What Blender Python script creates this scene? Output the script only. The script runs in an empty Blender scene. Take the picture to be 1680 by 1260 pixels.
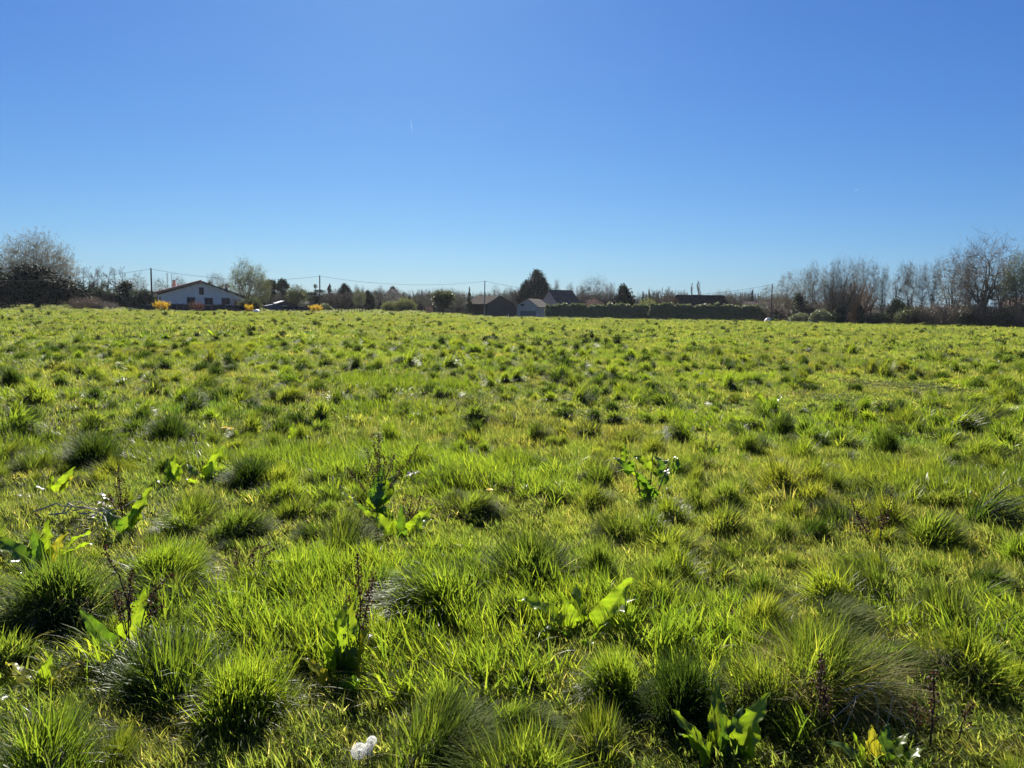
import bpy, math, random
import numpy as np
from mathutils import Vector, Matrix, Euler

# ---------------------------------------------------------------- camera, sky, sun
S = bpy.context.scene
COL = S.collection
FPX = 1213.0                       # focal length in photo pixels (1680 wide)
PITCH = math.radians(5.95)
ROLL = math.radians(0.85)
EYE = 1.6
cam_d = bpy.data.cameras.new('camera')
cam = bpy.data.objects.new('camera', cam_d)
COL.objects.link(cam)
cam.location = (0, 0, EYE)
cam_m = Matrix.Rotation(math.pi / 2 - PITCH, 3, 'X') @ Matrix.Rotation(ROLL, 3, 'Z')
cam.rotation_euler = cam_m.to_euler()
cam_d.sensor_width = 36.0
cam_d.lens = 36.0 * FPX / 1680.0
cam_d.clip_start = 0.05
cam_d.clip_end = 30000
S.camera = cam

SUN_EL = math.radians(36)
SUN_AZ = math.radians(-9)          # measured from +Y towards +X
world = bpy.data.worlds.new('World')
S.world = world
world.use_nodes = True
wn = world.node_tree.nodes
wl = world.node_tree.links
wn.clear()
wo = wn.new('ShaderNodeOutputWorld')
wb = wn.new('ShaderNodeBackground')
sky = wn.new('ShaderNodeTexSky')
sky.sky_type = 'NISHITA'
sky.sun_disc = False
sky.sun_elevation = SUN_EL
sky.sun_rotation = SUN_AZ
sky.altitude = 0
sky.air_density = 1.0
sky.dust_density = 0.25
sky.ozone_density = 2.2
sep = wn.new('ShaderNodeSeparateColor')
com = wn.new('ShaderNodeCombineColor')
wl.new(sky.outputs[0], sep.inputs[0])
for k, (a_, g_) in enumerate(((.195, 1.15), (.415, 1.02), (1.31, .70))):   # camera's rendering of the clear blue
    p_ = wn.new('ShaderNodeMath'); p_.operation = 'POWER'; p_.inputs[1].default_value = g_
    q_ = wn.new('ShaderNodeMath'); q_.operation = 'MULTIPLY'; q_.inputs[1].default_value = a_
    wl.new(sep.outputs[k], p_.inputs[0]); wl.new(p_.outputs[0], q_.inputs[0]); wl.new(q_.outputs[0], com.inputs[k])
wl.new(com.outputs[0], wb.inputs[0])
wb.inputs[1].default_value = 0.05
wl.new(wb.outputs[0], wo.inputs[0])

sun_d = bpy.data.lights.new('sun', 'SUN')
sun = bpy.data.objects.new('sun', sun_d)
COL.objects.link(sun)
sun_d.energy = 5.0
sun_d.angle = math.radians(0.5)
sun_d.color = (1.0, 0.94, 0.84)
sd = Vector((math.sin(SUN_AZ) * math.cos(SUN_EL), math.cos(SUN_AZ) * math.cos(SUN_EL), math.sin(SUN_EL)))
sun.rotation_euler = (-sd).to_track_quat('-Z', 'Y').to_euler()
sun.location = (0, 0, 40)

S.view_settings.view_transform = 'Standard'
S.view_settings.look = 'None'
S.view_settings.exposure = 1.4
S.view_settings.gamma = 1.0
S.render.engine = 'CYCLES'
S.cycles.max_bounces = 6
S.cycles.diffuse_bounces = 3
S.cycles.glossy_bounces = 2
S.cycles.transmission_bounces = 4
S.cycles.transparent_max_bounces = 4
S.cycles.caustics_reflective = False
S.cycles.caustics_refractive = False

# ---------------------------------------------------------------- pixel geometry and terrain
def ray(px, py):
    v = Vector(((px - 840) / FPX, (630 - py) / FPX, -1.0))
    return (cam_m @ v).normalized()

def hor(px):                       # image row of the horizon in this column
    return 503.5 + (px - 840) * math.tan(ROLL)

def sstep(a, b, x):
    t = min(1.0, max(0.0, (x - a) / (b - a)))
    return t * t * (3 - 2 * t)

_rn = random.Random(5)
WV = [(_rn.uniform(0, 6.28), _rn.uniform(.25, 1.6), _rn.uniform(0, 6.28)) for _ in range(14)]
WH = [(_rn.uniform(0, 6.28), _rn.uniform(3.2, 7.5), _rn.uniform(0, 6.28)) for _ in range(7)]
def terr_np(x, y):
    x = np.asarray(x, float); y = np.asarray(y, float)
    r = np.hypot(x, y)
    a = np.where(y > 1e-3, x / np.maximum(y, 1e-3), np.sign(x) * 9)
    pxx = 840 + a * FPX
    t = np.clip((pxx - 640) / 180.0, 0, 1); s = t * t * (3 - 2 * t)
    z = -1.3 * (np.minimum(r, 235) / 190.0) ** 2 * s
    n = np.zeros_like(r)
    for (th, k, ph) in WV:
        n += np.sin((x * math.cos(th) + y * math.sin(th)) * k + ph) / (0.6 + k)
    h = np.zeros_like(r)
    for (th, k, ph) in WH:
        h += np.sin((x * math.cos(th) + y * math.sin(th)) * k + ph + 1.3 * np.sin((x * math.sin(th) - y * math.cos(th)) * k * .6))
    fade = np.clip((r - 0.0) / 6.0, 0, 1) * np.clip(1.2 - r / 90.0, 0.12, 1)
    return z + (n * 0.026 + h * .011 * np.clip(2.2 - r / 30.0, 0, 1)) * fade

def terr(x, y):
    return float(terr_np(x, y))

def ground_at(px, py):             # world point where the photo pixel meets the ground
    d = ray(px, py)
    t = 1.0
    for k in range(6000):
        x, y, z = d.x * t, d.y * t, EYE + d.z * t
        if z <= terr(x, y):
            break
        t += max(0.01, 0.3 * (z - terr(x, y)))
        if t > 400: break
    return Vector((d.x * t, d.y * t, terr(d.x * t, d.y * t)))

def at(px, D):                     # ground point at horizontal distance D under column px
    d = ray(px, hor(px))
    h = Vector((d.x, d.y, 0)).normalized()
    x, y = h.x * D, h.y * D
    return Vector((x, y, terr(x, y)))

def zat(px, py, D):                # world height seen at (px,py) at horizontal distance D
    d = ray(px, py)
    return EYE + D * d.z / math.hypot(d.x, d.y)

# ---------------------------------------------------------------- object helpers
def link(o):
    COL.objects.link(o); return o

def tag(o, label=None, cat=None, group=None, kind=None):
    if label: o['label'] = label
    if cat: o['category'] = cat
    if group: o['group'] = group
    if kind: o['kind'] = kind
    return o

def empty(name, loc, rz=0.0, label=None, cat=None, group=None):
    o = bpy.data.objects.new(name, None)
    o.empty_display_size = 0.2
    o.location = loc; o.rotation_euler = (0, 0, rz)
    link(o); tag(o, label, cat, group)
    return o

def np_mesh(name, V, quads=None, tris=None, mats=(), qm=None, tm=None, attrs=None, smooth=False):
    me = bpy.data.meshes.new(name)
    V = np.asarray(V, np.float32).reshape(-1, 3)
    quads = np.zeros((0, 4), np.int32) if quads is None else np.asarray(quads, np.int32).reshape(-1, 4)
    tris = np.zeros((0, 3), np.int32) if tris is None else np.asarray(tris, np.int32).reshape(-1, 3)
    nq, nt = len(quads), len(tris)
    me.vertices.add(len(V)); me.vertices.foreach_set('co', V.ravel())
    me.loops.add(nq * 4 + nt * 3)
    me.loops.foreach_set('vertex_index', np.concatenate([quads.ravel(), tris.ravel()]).astype(np.int32))
    me.polygons.add(nq + nt)
    ls = np.concatenate([np.arange(nq) * 4, nq * 4 + np.arange(nt) * 3]).astype(np.int32)
    me.polygons.foreach_set('loop_start', ls)
    for m in mats: me.materials.append(m)
    if qm is not None or tm is not None:
        a = np.concatenate([np.zeros(nq, np.int32) if qm is None else np.asarray(qm, np.int32),
                            np.zeros(nt, np.int32) if tm is None else np.asarray(tm, np.int32)])
        me.polygons.foreach_set('material_index', a)
    if smooth:
        me.polygons.foreach_set('use_smooth', np.ones(nq + nt, bool))
    if attrs:
        for k, v in attrs.items():
            at_ = me.attributes.new(k, 'FLOAT', 'POINT'); at_.data.foreach_set('value', np.asarray(v, np.float32))
    me.update(calc_edges=True)
    return me

def mesh_obj(name, me, parent=None, loc=None):
    o = bpy.data.objects.new(name, me)
    link(o)
    if parent: o.parent = parent
    if loc is not None: o.location = loc
    return o

class MB:
    """collects faces for one mesh object"""
    def __init__(s): s.V = []; s.F = []
    def quad(s, *p):
        i = len(s.V); s.V += [tuple(q) for q in p]; s.F.append(tuple(range(i, i + len(p)))); return s
    def box(s, c, size, rz=0.0, u=None, v=None):
        c = Vector(c)
        u = Vector(u) if u is not None else Vector((math.cos(rz), math.sin(rz), 0))
        v = Vector(v) if v is not None else Vector((-u.y, u.x, 0))
        w = u.cross(v).normalized()
        i = len(s.V)
        for a in (-.5, .5):
            for b in (-.5, .5):
                for d in (-.5, .5):
                    s.V.append(tuple(c + u * size[0] * a + v * size[1] * b + w * size[2] * d))
        for f in ((0, 1, 3, 2), (4, 6, 7, 5), (0, 4, 5, 1), (2, 3, 7, 6), (0, 2, 6, 4), (1, 5, 7, 3)):
            s.F.append(tuple(i + k for k in f))
        return s
    def prism(s, poly, ext):
        ext = Vector(ext); n = len(poly); i = len(s.V)
        s.V += [tuple(Vector(p)) for p in poly] + [tuple(Vector(p) + ext) for p in poly]
        s.F.append(tuple(range(i, i + n))); s.F.append(tuple(i + n + k for k in reversed(range(n))))
        for k in range(n):
            a, b = i + k, i + (k + 1) % n
            s.F.append((a, a + n, b + n, b))
        return s
    def tube(s, pts, r, n=6, cap=True):
        pts = [Vector(p) for p in pts]
        rs = r if isinstance(r, (list, tuple)) else [r] * len(pts)
        i0 = len(s.V)
        for k, p in enumerate(pts):
            d = (pts[min(k + 1, len(pts) - 1)] - pts[max(k - 1, 0)]).normalized()
            a = d.cross(Vector((0, 0, 1)) if abs(d.z) < .9 else Vector((1, 0, 0))).normalized()
            b = d.cross(a)
            for j in range(n):
                t = 2 * math.pi * j / n
                s.V.append(tuple(p + (a * math.cos(t) + b * math.sin(t)) * rs[k]))
        for k in range(len(pts) - 1):
            for j in range(n):
                a = i0 + k * n + j; b = i0 + k * n + (j + 1) % n
                s.F.append((a, b, b + n, a + n))
        if cap:
            s.F.append(tuple(i0 + j for j in reversed(range(n))))
            s.F.append(tuple(i0 + (len(pts) - 1) * n + j for j in range(n)))
        return s
    def build(s, name, mat, parent=None, loc=None, smooth=False):
        me = bpy.data.meshes.new(name)
        me.from_pydata(s.V, [], s.F); me.update()
        import bmesh
        bm = bmesh.new(); bm.from_mesh(me); bmesh.ops.recalc_face_normals(bm, faces=bm.faces); bm.to_mesh(me); bm.free()
        if smooth:
            me.polygons.foreach_set('use_smooth', np.ones(len(me.polygons), bool))
        me.materials.append(mat)
        return mesh_obj(name, me, parent, loc)

# ---------------------------------------------------------------- materials
def new_mat(name):
    m = bpy.data.materials.new(name); m.use_nodes = True
    n = m.node_tree.nodes; n.clear()
    return m, n, m.node_tree.links

def N(n, t, **kw):
    o = n.new(t)
    for k, v in kw.items(): setattr(o, k, v)
    return o

def ramp(n, stops):
    r = n.new('ShaderNodeValToRGB')
    e = r.color_ramp.elements
    e[0].position = stops[0][0]; e[0].color = (*stops[0][1], 1)
    e[1].position = stops[-1][0]; e[1].color = (*stops[-1][1], 1)
    for p, c in stops[1:-1]:
        x = e.new(p); x.color = (*c, 1)
    return r

def noisy(name, c1, c2, scale=3.0, rough=0.85, bump=0.0, spec=0.3, stretch=None, c3=None, detail=5):
    m, n, l = new_mat(name)
    out = N(n, 'ShaderNodeOutputMaterial'); b = N(n, 'ShaderNodeBsdfPrincipled')
    b.inputs['Roughness'].default_value = rough
    b.inputs['Specular IOR Level'].default_value = spec
    tc = N(n, 'ShaderNodeTexCoord'); mp = N(n, 'ShaderNodeMapping')
    if stretch: mp.inputs['Scale'].default_value = stretch
    nz = N(n, 'ShaderNodeTexNoise'); nz.inputs['Scale'].default_value = scale; nz.inputs['Detail'].default_value = detail
    l.new(tc.outputs['Object'], mp.inputs[0]); l.new(mp.outputs[0], nz.inputs['Vector'])
    r = ramp(n, [(.3, c1), (.7, c2)] if c3 is None else [(.3, c1), (.55, c2), (.75, c3)])
    l.new(nz.outputs['Fac'], r.inputs[0]); l.new(r.outputs[0], b.inputs['Base Color'])
    if bump:
        bp = N(n, 'ShaderNodeBump'); bp.inputs['Strength'].default_value = bump; bp.inputs['Distance'].default_value = .05
        l.new(nz.outputs['Fac'], bp.inputs['Height']); l.new(bp.outputs[0], b.inputs['Normal'])
    l.new(b.outputs[0], out.inputs[0])
    return m

def leafy(name, stops, trans=0.35, tcol=None, rough=0.5, spec=0.35, attr='v', world_noise=None, vary=0.0):
    """leaf/blade material: colour from per-leaf attribute, sun shines through (translucent)"""
    m, n, l = new_mat(name)
    out = N(n, 'ShaderNodeOutputMaterial'); b = N(n, 'ShaderNodeBsdfPrincipled')
    b.inputs['Roughness'].default_value = rough; b.inputs['Specular IOR Level'].default_value = spec
    a = N(n, 'ShaderNodeAttribute'); a.attribute_name = attr
    r = ramp(n, stops)
    l.new(a.outputs['Fac'], r.inputs[0])
    col = r.outputs[0]
    if world_noise:
        for (scale, lo, hi, cc, amt) in world_noise:
            g = N(n, 'ShaderNodeNewGeometry')
            nz = N(n, 'ShaderNodeTexNoise'); nz.inputs['Scale'].default_value = scale; nz.inputs['Detail'].default_value = 3
            l.new(g.outputs['Position'], nz.inputs['Vector'])
            mr = N(n, 'ShaderNodeMapRange'); mr.inputs[1].default_value = lo; mr.inputs[2].default_value = hi
            mr.inputs[3].default_value = 0; mr.inputs[4].default_value = amt
            l.new(nz.outputs['Fac'], mr.inputs[0])
            mx = N(n, 'ShaderNodeMix', data_type='RGBA', blend_type='MIX')
            mx.inputs[7].default_value = (*cc, 1)
            l.new(mr.outputs[0], mx.inputs[0]); l.new(col, mx.inputs[6]); col = mx.outputs[2]
    if vary:                         # plants differ from one another
        oi = N(n, 'ShaderNodeObjectInfo')
        rv = ramp(n, [(0, (1 - vary, 1 - vary * .75, 1 - vary * .5)), (.5, (1, 1, 1)), (1, (1 + vary * .8, 1 + vary * .45, 1))])
        mv = N(n, 'ShaderNodeMix', data_type='RGBA', blend_type='MULTIPLY'); mv.inputs[0].default_value = 1
        l.new(oi.outputs['Random'], rv.inputs[0]); l.new(col, mv.inputs[6]); l.new(rv.outputs[0], mv.inputs[7]); col = mv.outputs[2]
    l.new(col, b.inputs['Base Color'])
    t = N(n, 'ShaderNodeBsdfTranslucent')
    mul = N(n, 'ShaderNodeMix', data_type='RGBA', blend_type='MULTIPLY'); mul.inputs[0].default_value = 1
    tc = tcol or (2.0, 2.2, .8)
    mul.inputs[7].default_value = (*tc, 1)
    l.new(col, mul.inputs[6]); l.new(mul.outputs[2], t.inputs[0])
    mix = N(n, 'ShaderNodeMixShader'); mix.inputs[0].default_value = trans
    l.new(b.outputs[0], mix.inputs[1]); l.new(t.outputs[0], mix.inputs[2]); l.new(mix.outputs[0], out.inputs[0])
    return m

WN = [(0.16, .5, .72, (.14, .125, .04), .55), (2.2, .5, .75, (.09, .07, .035), .55), (0.9, .52, .8, (.16, .125, .05), .6), (0.35, .5, .7, (.045, .10, .014), .6)]
M = {}
M['lawn'] = leafy('lawn_blades', [(0, (.05, .078, .022)), (.45, (.095, .120, .032)), (.82, (.145, .160, .045)), (.93, (.21, .18, .09)), (1, (.30, .26, .16))],
                  trans=.6, tcol=(2.75, 2.8, 1.25), rough=.5, spec=.2, world_noise=WN, vary=.3)
M['tuft'] = leafy('tussock_blades', [(0, (.045, .07, .016)), (.5, (.08, .11, .022)), (.88, (.145, .165, .032)), (.94, (.2, .18, .08)), (1, (.30, .27, .17))],
                  trans=.5, tcol=(2.8, 2.85, 1.1), rough=.6, spec=.05, world_noise=WN[:1], vary=.35)
M['lush'] = leafy('lush_blades', [(0, (.055, .088, .014)), (.5, (.095, .128, .020)), (1, (.165, .19, .034))],
                  trans=.6, tcol=(2.4, 2.5, .9), rough=.42, spec=.4, world_noise=WN[:1], vary=.25)
M['thatch'] = noisy('thatch', (.02, .022, .008), (.06, .055, .025), 25, .95)
M['straw'] = leafy('straw_blades', [(0, (.10, .085, .03)), (.4, (.20, .16, .07)), (.8, (.38, .32, .17)), (1, (.5, .45, .3))],
                   trans=.3, tcol=(1.5, 1.4, 1.0), rough=.5)
M['ground'] = None
M['bark'] = noisy('bark', (.03, .025, .02), (.085, .07, .055), 8, .9, .5)
M['bark_pale'] = noisy('bark_pale', (.09, .08, .065), (.22, .2, .17), 8, .9, .5)
M['twig'] = noisy('twig', (.115, .10, .078), (.225, .20, .155), 2, .9)
M['twig_red'] = noisy('twig_red', (.14, .095, .06), (.25, .175, .11), 2, .9)
M['twig_pale'] = noisy('twig_pale', (.14, .12, .085), (.27, .235, .17), 2, .9)
def lf(name, a, b, c, trans=.3, rough=.5, spec=.3, tcol=None):
    M[name] = leafy(name, [(0, a), (.5, b), (1, c)], trans=trans, rough=rough, spec=spec, tcol=tcol or (1.6, 1.8, .8))
lf('leaf_black', (.006, .011, .007), (.011, .019, .011), (.02, .034, .018), .08, .6, .08)
lf('leaf_conifer', (.016, .026, .018), (.028, .042, .026), (.05, .066, .036), .15, .6, .15)
lf('leaf_hedge', (.095, .108, .05), (.17, .185, .085), (.30, .32, .17), .12, .5, .3)
lf('leaf_olive', (.035, .042, .018), (.06, .07, .028), (.1, .11, .045), .3)
lf('leaf_bud', (.13, .145, .08), (.19, .21, .115), (.27, .29, .16), .3, .7, .1, (1.3, 1.4, .9))
lf('leaf_budbrown', (.13, .13, .085), (.20, .20, .135), (.33, .32, .23), .3, .8, .1, tcol=(1.2, 1.15, 1.0))
lf('leaf_yellowgreen', (.13, .15, .06), (.19, .21, .085), (.27, .28, .13), .3, .7, .1, (1.3, 1.3, .8))
lf('leaf_white', (.3, .29, .27), (.42, .4, .38), (.55, .53, .5), .3, .8, .1, tcol=(1, 1, 1))
lf('leaf_pink', (.26, .17, .15), (.36, .24, .21), (.46, .34, .30), .25, .8, .1, tcol=(1, .9, .85))
lf('leaf_red', (.12, .06, .045), (.19, .09, .07), (.26, .14, .11), .25, .8, .1, tcol=(1.1, 1, .9))
lf('petal_yellow', (.55, .36, .01), (.75, .5, .02), (.85, .62, .05), .4, tcol=(1.1, 1.1, .8))
lf('dead', (.05, .038, .03), (.085, .065, .05), (.15, .12, .09), .25, tcol=(1.3, 1.2, 1))
# ---------------------------------------------------------------- ground sheet
def build_ground():
    rr = np.concatenate([[0.0], np.geomspace(0.4, 9000, 300)])
    na = 300
    th = np.linspace(0, 2 * np.pi, na, endpoint=False)
    R, T = np.meshgrid(rr[1:], th, indexing='ij')
    X = R * np.sin(T); Y = R * np.cos(T)
    V = np.stack([X.ravel(), Y.ravel(), terr_np(X.ravel(), Y.ravel())], 1)
    nr = len(rr) - 1
    i = np.arange(nr - 1)[:, None] * na; j = np.arange(na)[None, :]
    a = (i + j).ravel(); b = (i + (j + 1) % na).ravel()
    quads = np.stack([a, a + na, b + na, b], 1)
    V = np.vstack([V, [[0, 0, terr(0, 0)]]])
    c = len(V) - 1
    tris = np.stack([np.full(na, c), np.arange(na), (np.arange(na) + 1) % na], 1)
    m, n, l = new_mat('meadow_soil')
    out = N(n, 'ShaderNodeOutputMaterial'); bs = N(n, 'ShaderNodeBsdfPrincipled')
    bs.inputs['Roughness'].default_value = .95; bs.inputs['Specular IOR Level'].default_value = .1
    g = N(n, 'ShaderNodeNewGeometry')
    n1 = N(n, 'ShaderNodeTexNoise'); n1.inputs['Scale'].default_value = 1.6; n1.inputs['Detail'].default_value = 8
    n2 = N(n, 'ShaderNodeTexNoise'); n2.inputs['Scale'].default_value = 30; n2.inputs['Detail'].default_value = 4
    l.new(g.outputs['Position'], n1.inputs['Vector']); l.new(g.outputs['Position'], n2.inputs['Vector'])
    r1 = ramp(n, [(.3, (.035, .05, .012)), (.55, (.06, .08, .018)), (.75, (.09, .085, .03))])
    r2 = ramp(n, [(.35, (.5, .5, .45)), (.7, (1.3, 1.25, 1.1))])
    mx = N(n, 'ShaderNodeMix', data_type='RGBA', blend_type='MULTIPLY'); mx.inputs[0].default_value = 1
    l.new(n1.outputs['Fac'], r1.inputs[0]); l.new(n2.outputs['Fac'], r2.inputs[0])
    l.new(r1.outputs[0], mx.inputs[6]); l.new(r2.outputs[0], mx.inputs[7]); l.new(mx.outputs[2], bs.inputs['Base Color'])
    bp = N(n, 'ShaderNodeBump'); bp.inputs['Strength'].default_value = .6; bp.inputs['Distance'].default_value = .04
    l.new(n2.outputs['Fac'], bp.inputs['Height']); l.new(bp.outputs[0], bs.inputs['Normal'])
    l.new(bs.outputs[0], out.inputs[0])
    o = mesh_obj('ground', np_mesh('ground', V, quads, tris, [m], smooth=True))
    tag(o, kind='structure')
build_ground()

# ---------------------------------------------------------------- blades and clumps
def blades(rng, base, az, lean, curl, length, width, nseg=4, vlo=0., vhi=1., vexp=1.0, v=None):
    """arrays per blade -> ribbon verts/quads/tris. lean: initial angle from vertical; curl: extra bend to the tip"""
    n = len(az)
    P = np.array(base, float)
    V = np.zeros((n, nseg * 2 + 1, 3))
    side = np.stack([-np.sin(az), np.cos(az), np.zeros(n)], 1)
    tw = rng.uniform(-.9, .9, n)
    out = np.stack([np.cos(az), np.sin(az), np.zeros(n)], 1)
    side = side * np.cos(tw)[:, None] + out * np.sin(tw)[:, None]
    for k in range(nseg + 1):
        t = k / nseg
        wd = width * (1 - t ** 1.6) * (0.75 + .5 * min(t * 3, 1))
        if k < nseg:
            V[:, 2 * k] = P - side * wd[:, None] / 2
            V[:, 2 * k + 1] = P + side * wd[:, None] / 2
        else:
            V[:, 2 * nseg] = P
        ang = lean + curl * (t + .5 / nseg) ** 1.5
        d = out * np.sin(ang)[:, None] + np.array([0, 0, 1.0]) * np.cos(ang)[:, None]
        P = P + d * (length / nseg)[:, None]
    m = nseg * 2 + 1
    o = (np.arange(n) * m)[:, None]
    Q = []
    for k in range(nseg - 1):
        Q.append(o + np.array([[2 * k, 2 * k + 1, 2 * k + 3, 2 * k + 2]]))
    Q = np.stack(Q, 1).reshape(-1, 4)
    T = (o + np.array([[2 * nseg - 2, 2 * nseg - 1, 2 * nseg]])).reshape(-1, 3)
    if v is None:
        v = vlo + (vhi - vlo) * rng.uniform(0, 1, n) ** vexp
    return V.reshape(-1, 3), Q, T, np.repeat(v, m)

def merge(parts):
    V = []; Q = []; T = []; A = []; o = 0
    for (v, q, t, a) in parts:
        V.append(v); Q.append(q + o); T.append(t + o); A.append(a); o += len(v)
    return np.vstack(V), np.vstack(Q), np.vstack(T), np.concatenate(A)

def tussock_mesh(name, seed, nb, R, L, w, nseg=4, mat='tuft', dead=.12, comb=None, splay=1.15, mound=.6, wild=.28):
    """a rounded tuft: blades spring from a thatch mound and arch outwards; some straw skirts it"""
    rng = np.random.default_rng(seed)
    lob = rng.uniform(0, 6.28, 4)
    if comb is None: comb = rng.normal(0, .3, 2)
    az = rng.uniform(0, 2 * np.pi, nb)
    rb = R * .62
    def edge(a): return rb * (1 + .2 * np.sin(a * 2 + lob[0]) + .14 * np.sin(a * 3 + lob[1]) + .08 * np.sin(a * 5 + lob[2]))
    u = np.sqrt(rng.uniform(0, 1, nb)); rad = edge(az) * u
    mh = L * mound
    def mz(u): return mh * np.clip(1 - u ** 2.2, 0, 1)
    base = np.stack([rad * np.cos(az), rad * np.sin(az), mz(u) - .012], 1)
    az2 = az + rng.normal(0, .55, nb)
    lean = u * splay * .75 + rng.normal(0, wild, nb)
    curl = np.clip(rng.normal(.5, .4, nb) + u * .3, -.2, 2.0)
    ln = L * (.35 + .85 * rng.beta(2.2, 2, nb)) * (1 - .12 * u)
    dx = np.sin(lean) * np.cos(az2) + comb[0]; dy = np.sin(lean) * np.sin(az2) + comb[1]
    az2 = np.arctan2(dy, dx); lean = np.arcsin(np.clip(np.hypot(dx, dy), 0, .985))
    v = rng.uniform(0, .9, nb)
    parts = [blades(rng, base, az2, lean, curl, ln, w * rng.uniform(.6, 1.3, nb), nseg, v=v)]
    nd = int(nb * dead)
    if nd:
        az = rng.uniform(0, 2 * np.pi, nd); uu = rng.uniform(.6, 1.05, nd); rad = edge(az) * uu
        base = np.stack([rad * np.cos(az), rad * np.sin(az), mz(uu) + .005], 1)
        parts.append(blades(rng, base, az + rng.normal(0, .8, nd), rng.uniform(.7, 1.4, nd), rng.uniform(.2, 1.2, nd),
                            L * rng.uniform(.4, 1.15, nd), w * .8 * np.ones(nd), nseg, v=rng.uniform(.91, 1.0, nd)))
    V, Q, T, A = merge(parts)
    # thatch mound under the blades
    na, nr_ = 18, 4
    mv = [[0, 0, mh * .93 - .02]]
    for k in range(1, nr_ + 1):
        for a in np.arange(na) * 2 * np.pi / na:
            uu = k / nr_; r_ = edge(a) * uu * 1.02
            mv.append([r_ * math.cos(a), r_ * math.sin(a), mh * .93 * max(0, 1 - uu ** 2.2) - .02 + (-.06 if k == nr_ else rng.uniform(-.006, .006))])
    o = len(V); mt = []; mq = []
    for a in range(na):
        mt.append((o, o + 1 + a, o + 1 + (a + 1) % na))
        for k in range(nr_ - 1):
            b0 = o + 1 + k * na; mq.append((b0 + a, b0 + na + a, b0 + na + (a + 1) % na, b0 + (a + 1) % na))
    qm = np.concatenate([np.zeros(len(Q)), np.ones(len(mq))]); tm = np.concatenate([np.zeros(len(T)), np.ones(len(mt))])
    return np_mesh(name, np.vstack([V, mv]), np.vstack([Q, mq]), np.vstack([T, mt]), [M[mat], M['thatch']], qm=qm, tm=tm,
                   attrs={'v': np.concatenate([A, np.zeros(len(mv))])})

def lawn_mesh(name, seed, nb, R, L, w, nseg=3, mat='lawn', lean=.55, comb=.3, dead=.045, clumpy=True):
    rng = np.random.default_rng(seed)
    if clumpy:
        nc = max(6, nb // 16)
        c = rng.uniform(-R, R, (nc * 2, 2)); c = c[np.hypot(c[:, 0], c[:, 1]) < R][:nc]
        k = rng.integers(0, len(c), nb)
        xy = c[k] + rng.normal(0, R * .07, (nb, 2))
    else:
        a = rng.uniform(0, 6.283, nb); r = R * np.sqrt(rng.uniform(0, 1, nb)); xy = np.stack([r * np.cos(a), r * np.sin(a)], 1)
    base = np.column_stack([xy, np.full(nb, -.008)])
    az = rng.uniform(0, 6.283, nb); le = np.abs(rng.normal(0, lean, nb))
    dx = np.sin(le) * np.cos(az) + comb; dy = np.sin(le) * np.sin(az)
    az = np.arctan2(dy, dx); le = np.arcsin(np.clip(np.hypot(dx, dy), 0, .97))
    v = rng.uniform(0, .9, nb); dd = rng.uniform(0, 1, nb) < dead; v[dd] = rng.uniform(.92, 1, dd.sum())
    V, Q, T, A = blades(rng, base, az, le, np.clip(rng.normal(.5, .35, nb), 0, 1.6), L * rng.uniform(.45, 1.2, nb),
                        w * rng.uniform(.6, 1.3, nb), nseg, v=v)
    return np_mesh(name, V, Q, T, [M[mat]], attrs={'v': A})

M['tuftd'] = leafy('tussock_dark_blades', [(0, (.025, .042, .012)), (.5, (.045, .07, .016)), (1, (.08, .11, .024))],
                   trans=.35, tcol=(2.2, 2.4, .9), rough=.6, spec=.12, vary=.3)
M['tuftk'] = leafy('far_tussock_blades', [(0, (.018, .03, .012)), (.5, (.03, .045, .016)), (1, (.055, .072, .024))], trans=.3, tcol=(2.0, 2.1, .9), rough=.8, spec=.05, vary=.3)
# clump library (never in the scene itself: only instanced by the grass modifier)
LIB = bpy.data.collections.new('grass_clumps')
lib = []
def add_lib(me):
    o = bpy.data.objects.new('clump_%03d' % len(lib), me); LIB.objects.link(o); lib.append(o); return len(lib) - 1
def libset(fn, n): return [add_lib(fn(k)) for k in range(n)]
# near (0-9 m)
L_near = libset(lambda k: lawn_mesh('lawn', 10 + k, 400, .24, .085, .0046), 4)
H_near = libset(lambda k: lawn_mesh('lush', 20 + k, 230, .20, .20, .0072, 4, 'lush', .42, .25, 0), 3)
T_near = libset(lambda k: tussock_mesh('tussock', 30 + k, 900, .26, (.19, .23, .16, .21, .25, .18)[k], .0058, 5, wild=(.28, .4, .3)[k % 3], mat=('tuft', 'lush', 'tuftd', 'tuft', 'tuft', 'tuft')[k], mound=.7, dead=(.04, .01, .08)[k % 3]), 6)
# middle (9-30 m)
L_mid = libset(lambda k: lawn_mesh('lawn', 40 + k, 380, .42, .10, .0085), 3)
H_mid = libset(lambda k: lawn_mesh('lush', 50 + k, 190, .30, .20, .0105, 3, 'lush', .33, .2, 0), 2)
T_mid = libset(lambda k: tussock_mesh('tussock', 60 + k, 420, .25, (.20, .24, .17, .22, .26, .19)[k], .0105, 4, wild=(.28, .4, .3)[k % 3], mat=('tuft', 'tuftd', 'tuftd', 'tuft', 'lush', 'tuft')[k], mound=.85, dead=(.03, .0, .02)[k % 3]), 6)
# far (30-190 m)
L_far = libset(lambda k: lawn_mesh('lawn', 70 + k, 380, 1.15, .15, .026, 2), 3)
T_far = libset(lambda k: tussock_mesh('tussock', 80 + k, 110, .25, (.17, .15, .2)[k], .022, 3, dead=.0, mat='tuftk', mound=1.1), 3)
T_far2 = libset(lambda k: tussock_mesh('tussock', 90 + k, 110, .25, (.2, .16)[k], .024, 3, dead=.02, mat=('tuft', 'lush')[k], mound=.8), 2)

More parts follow.
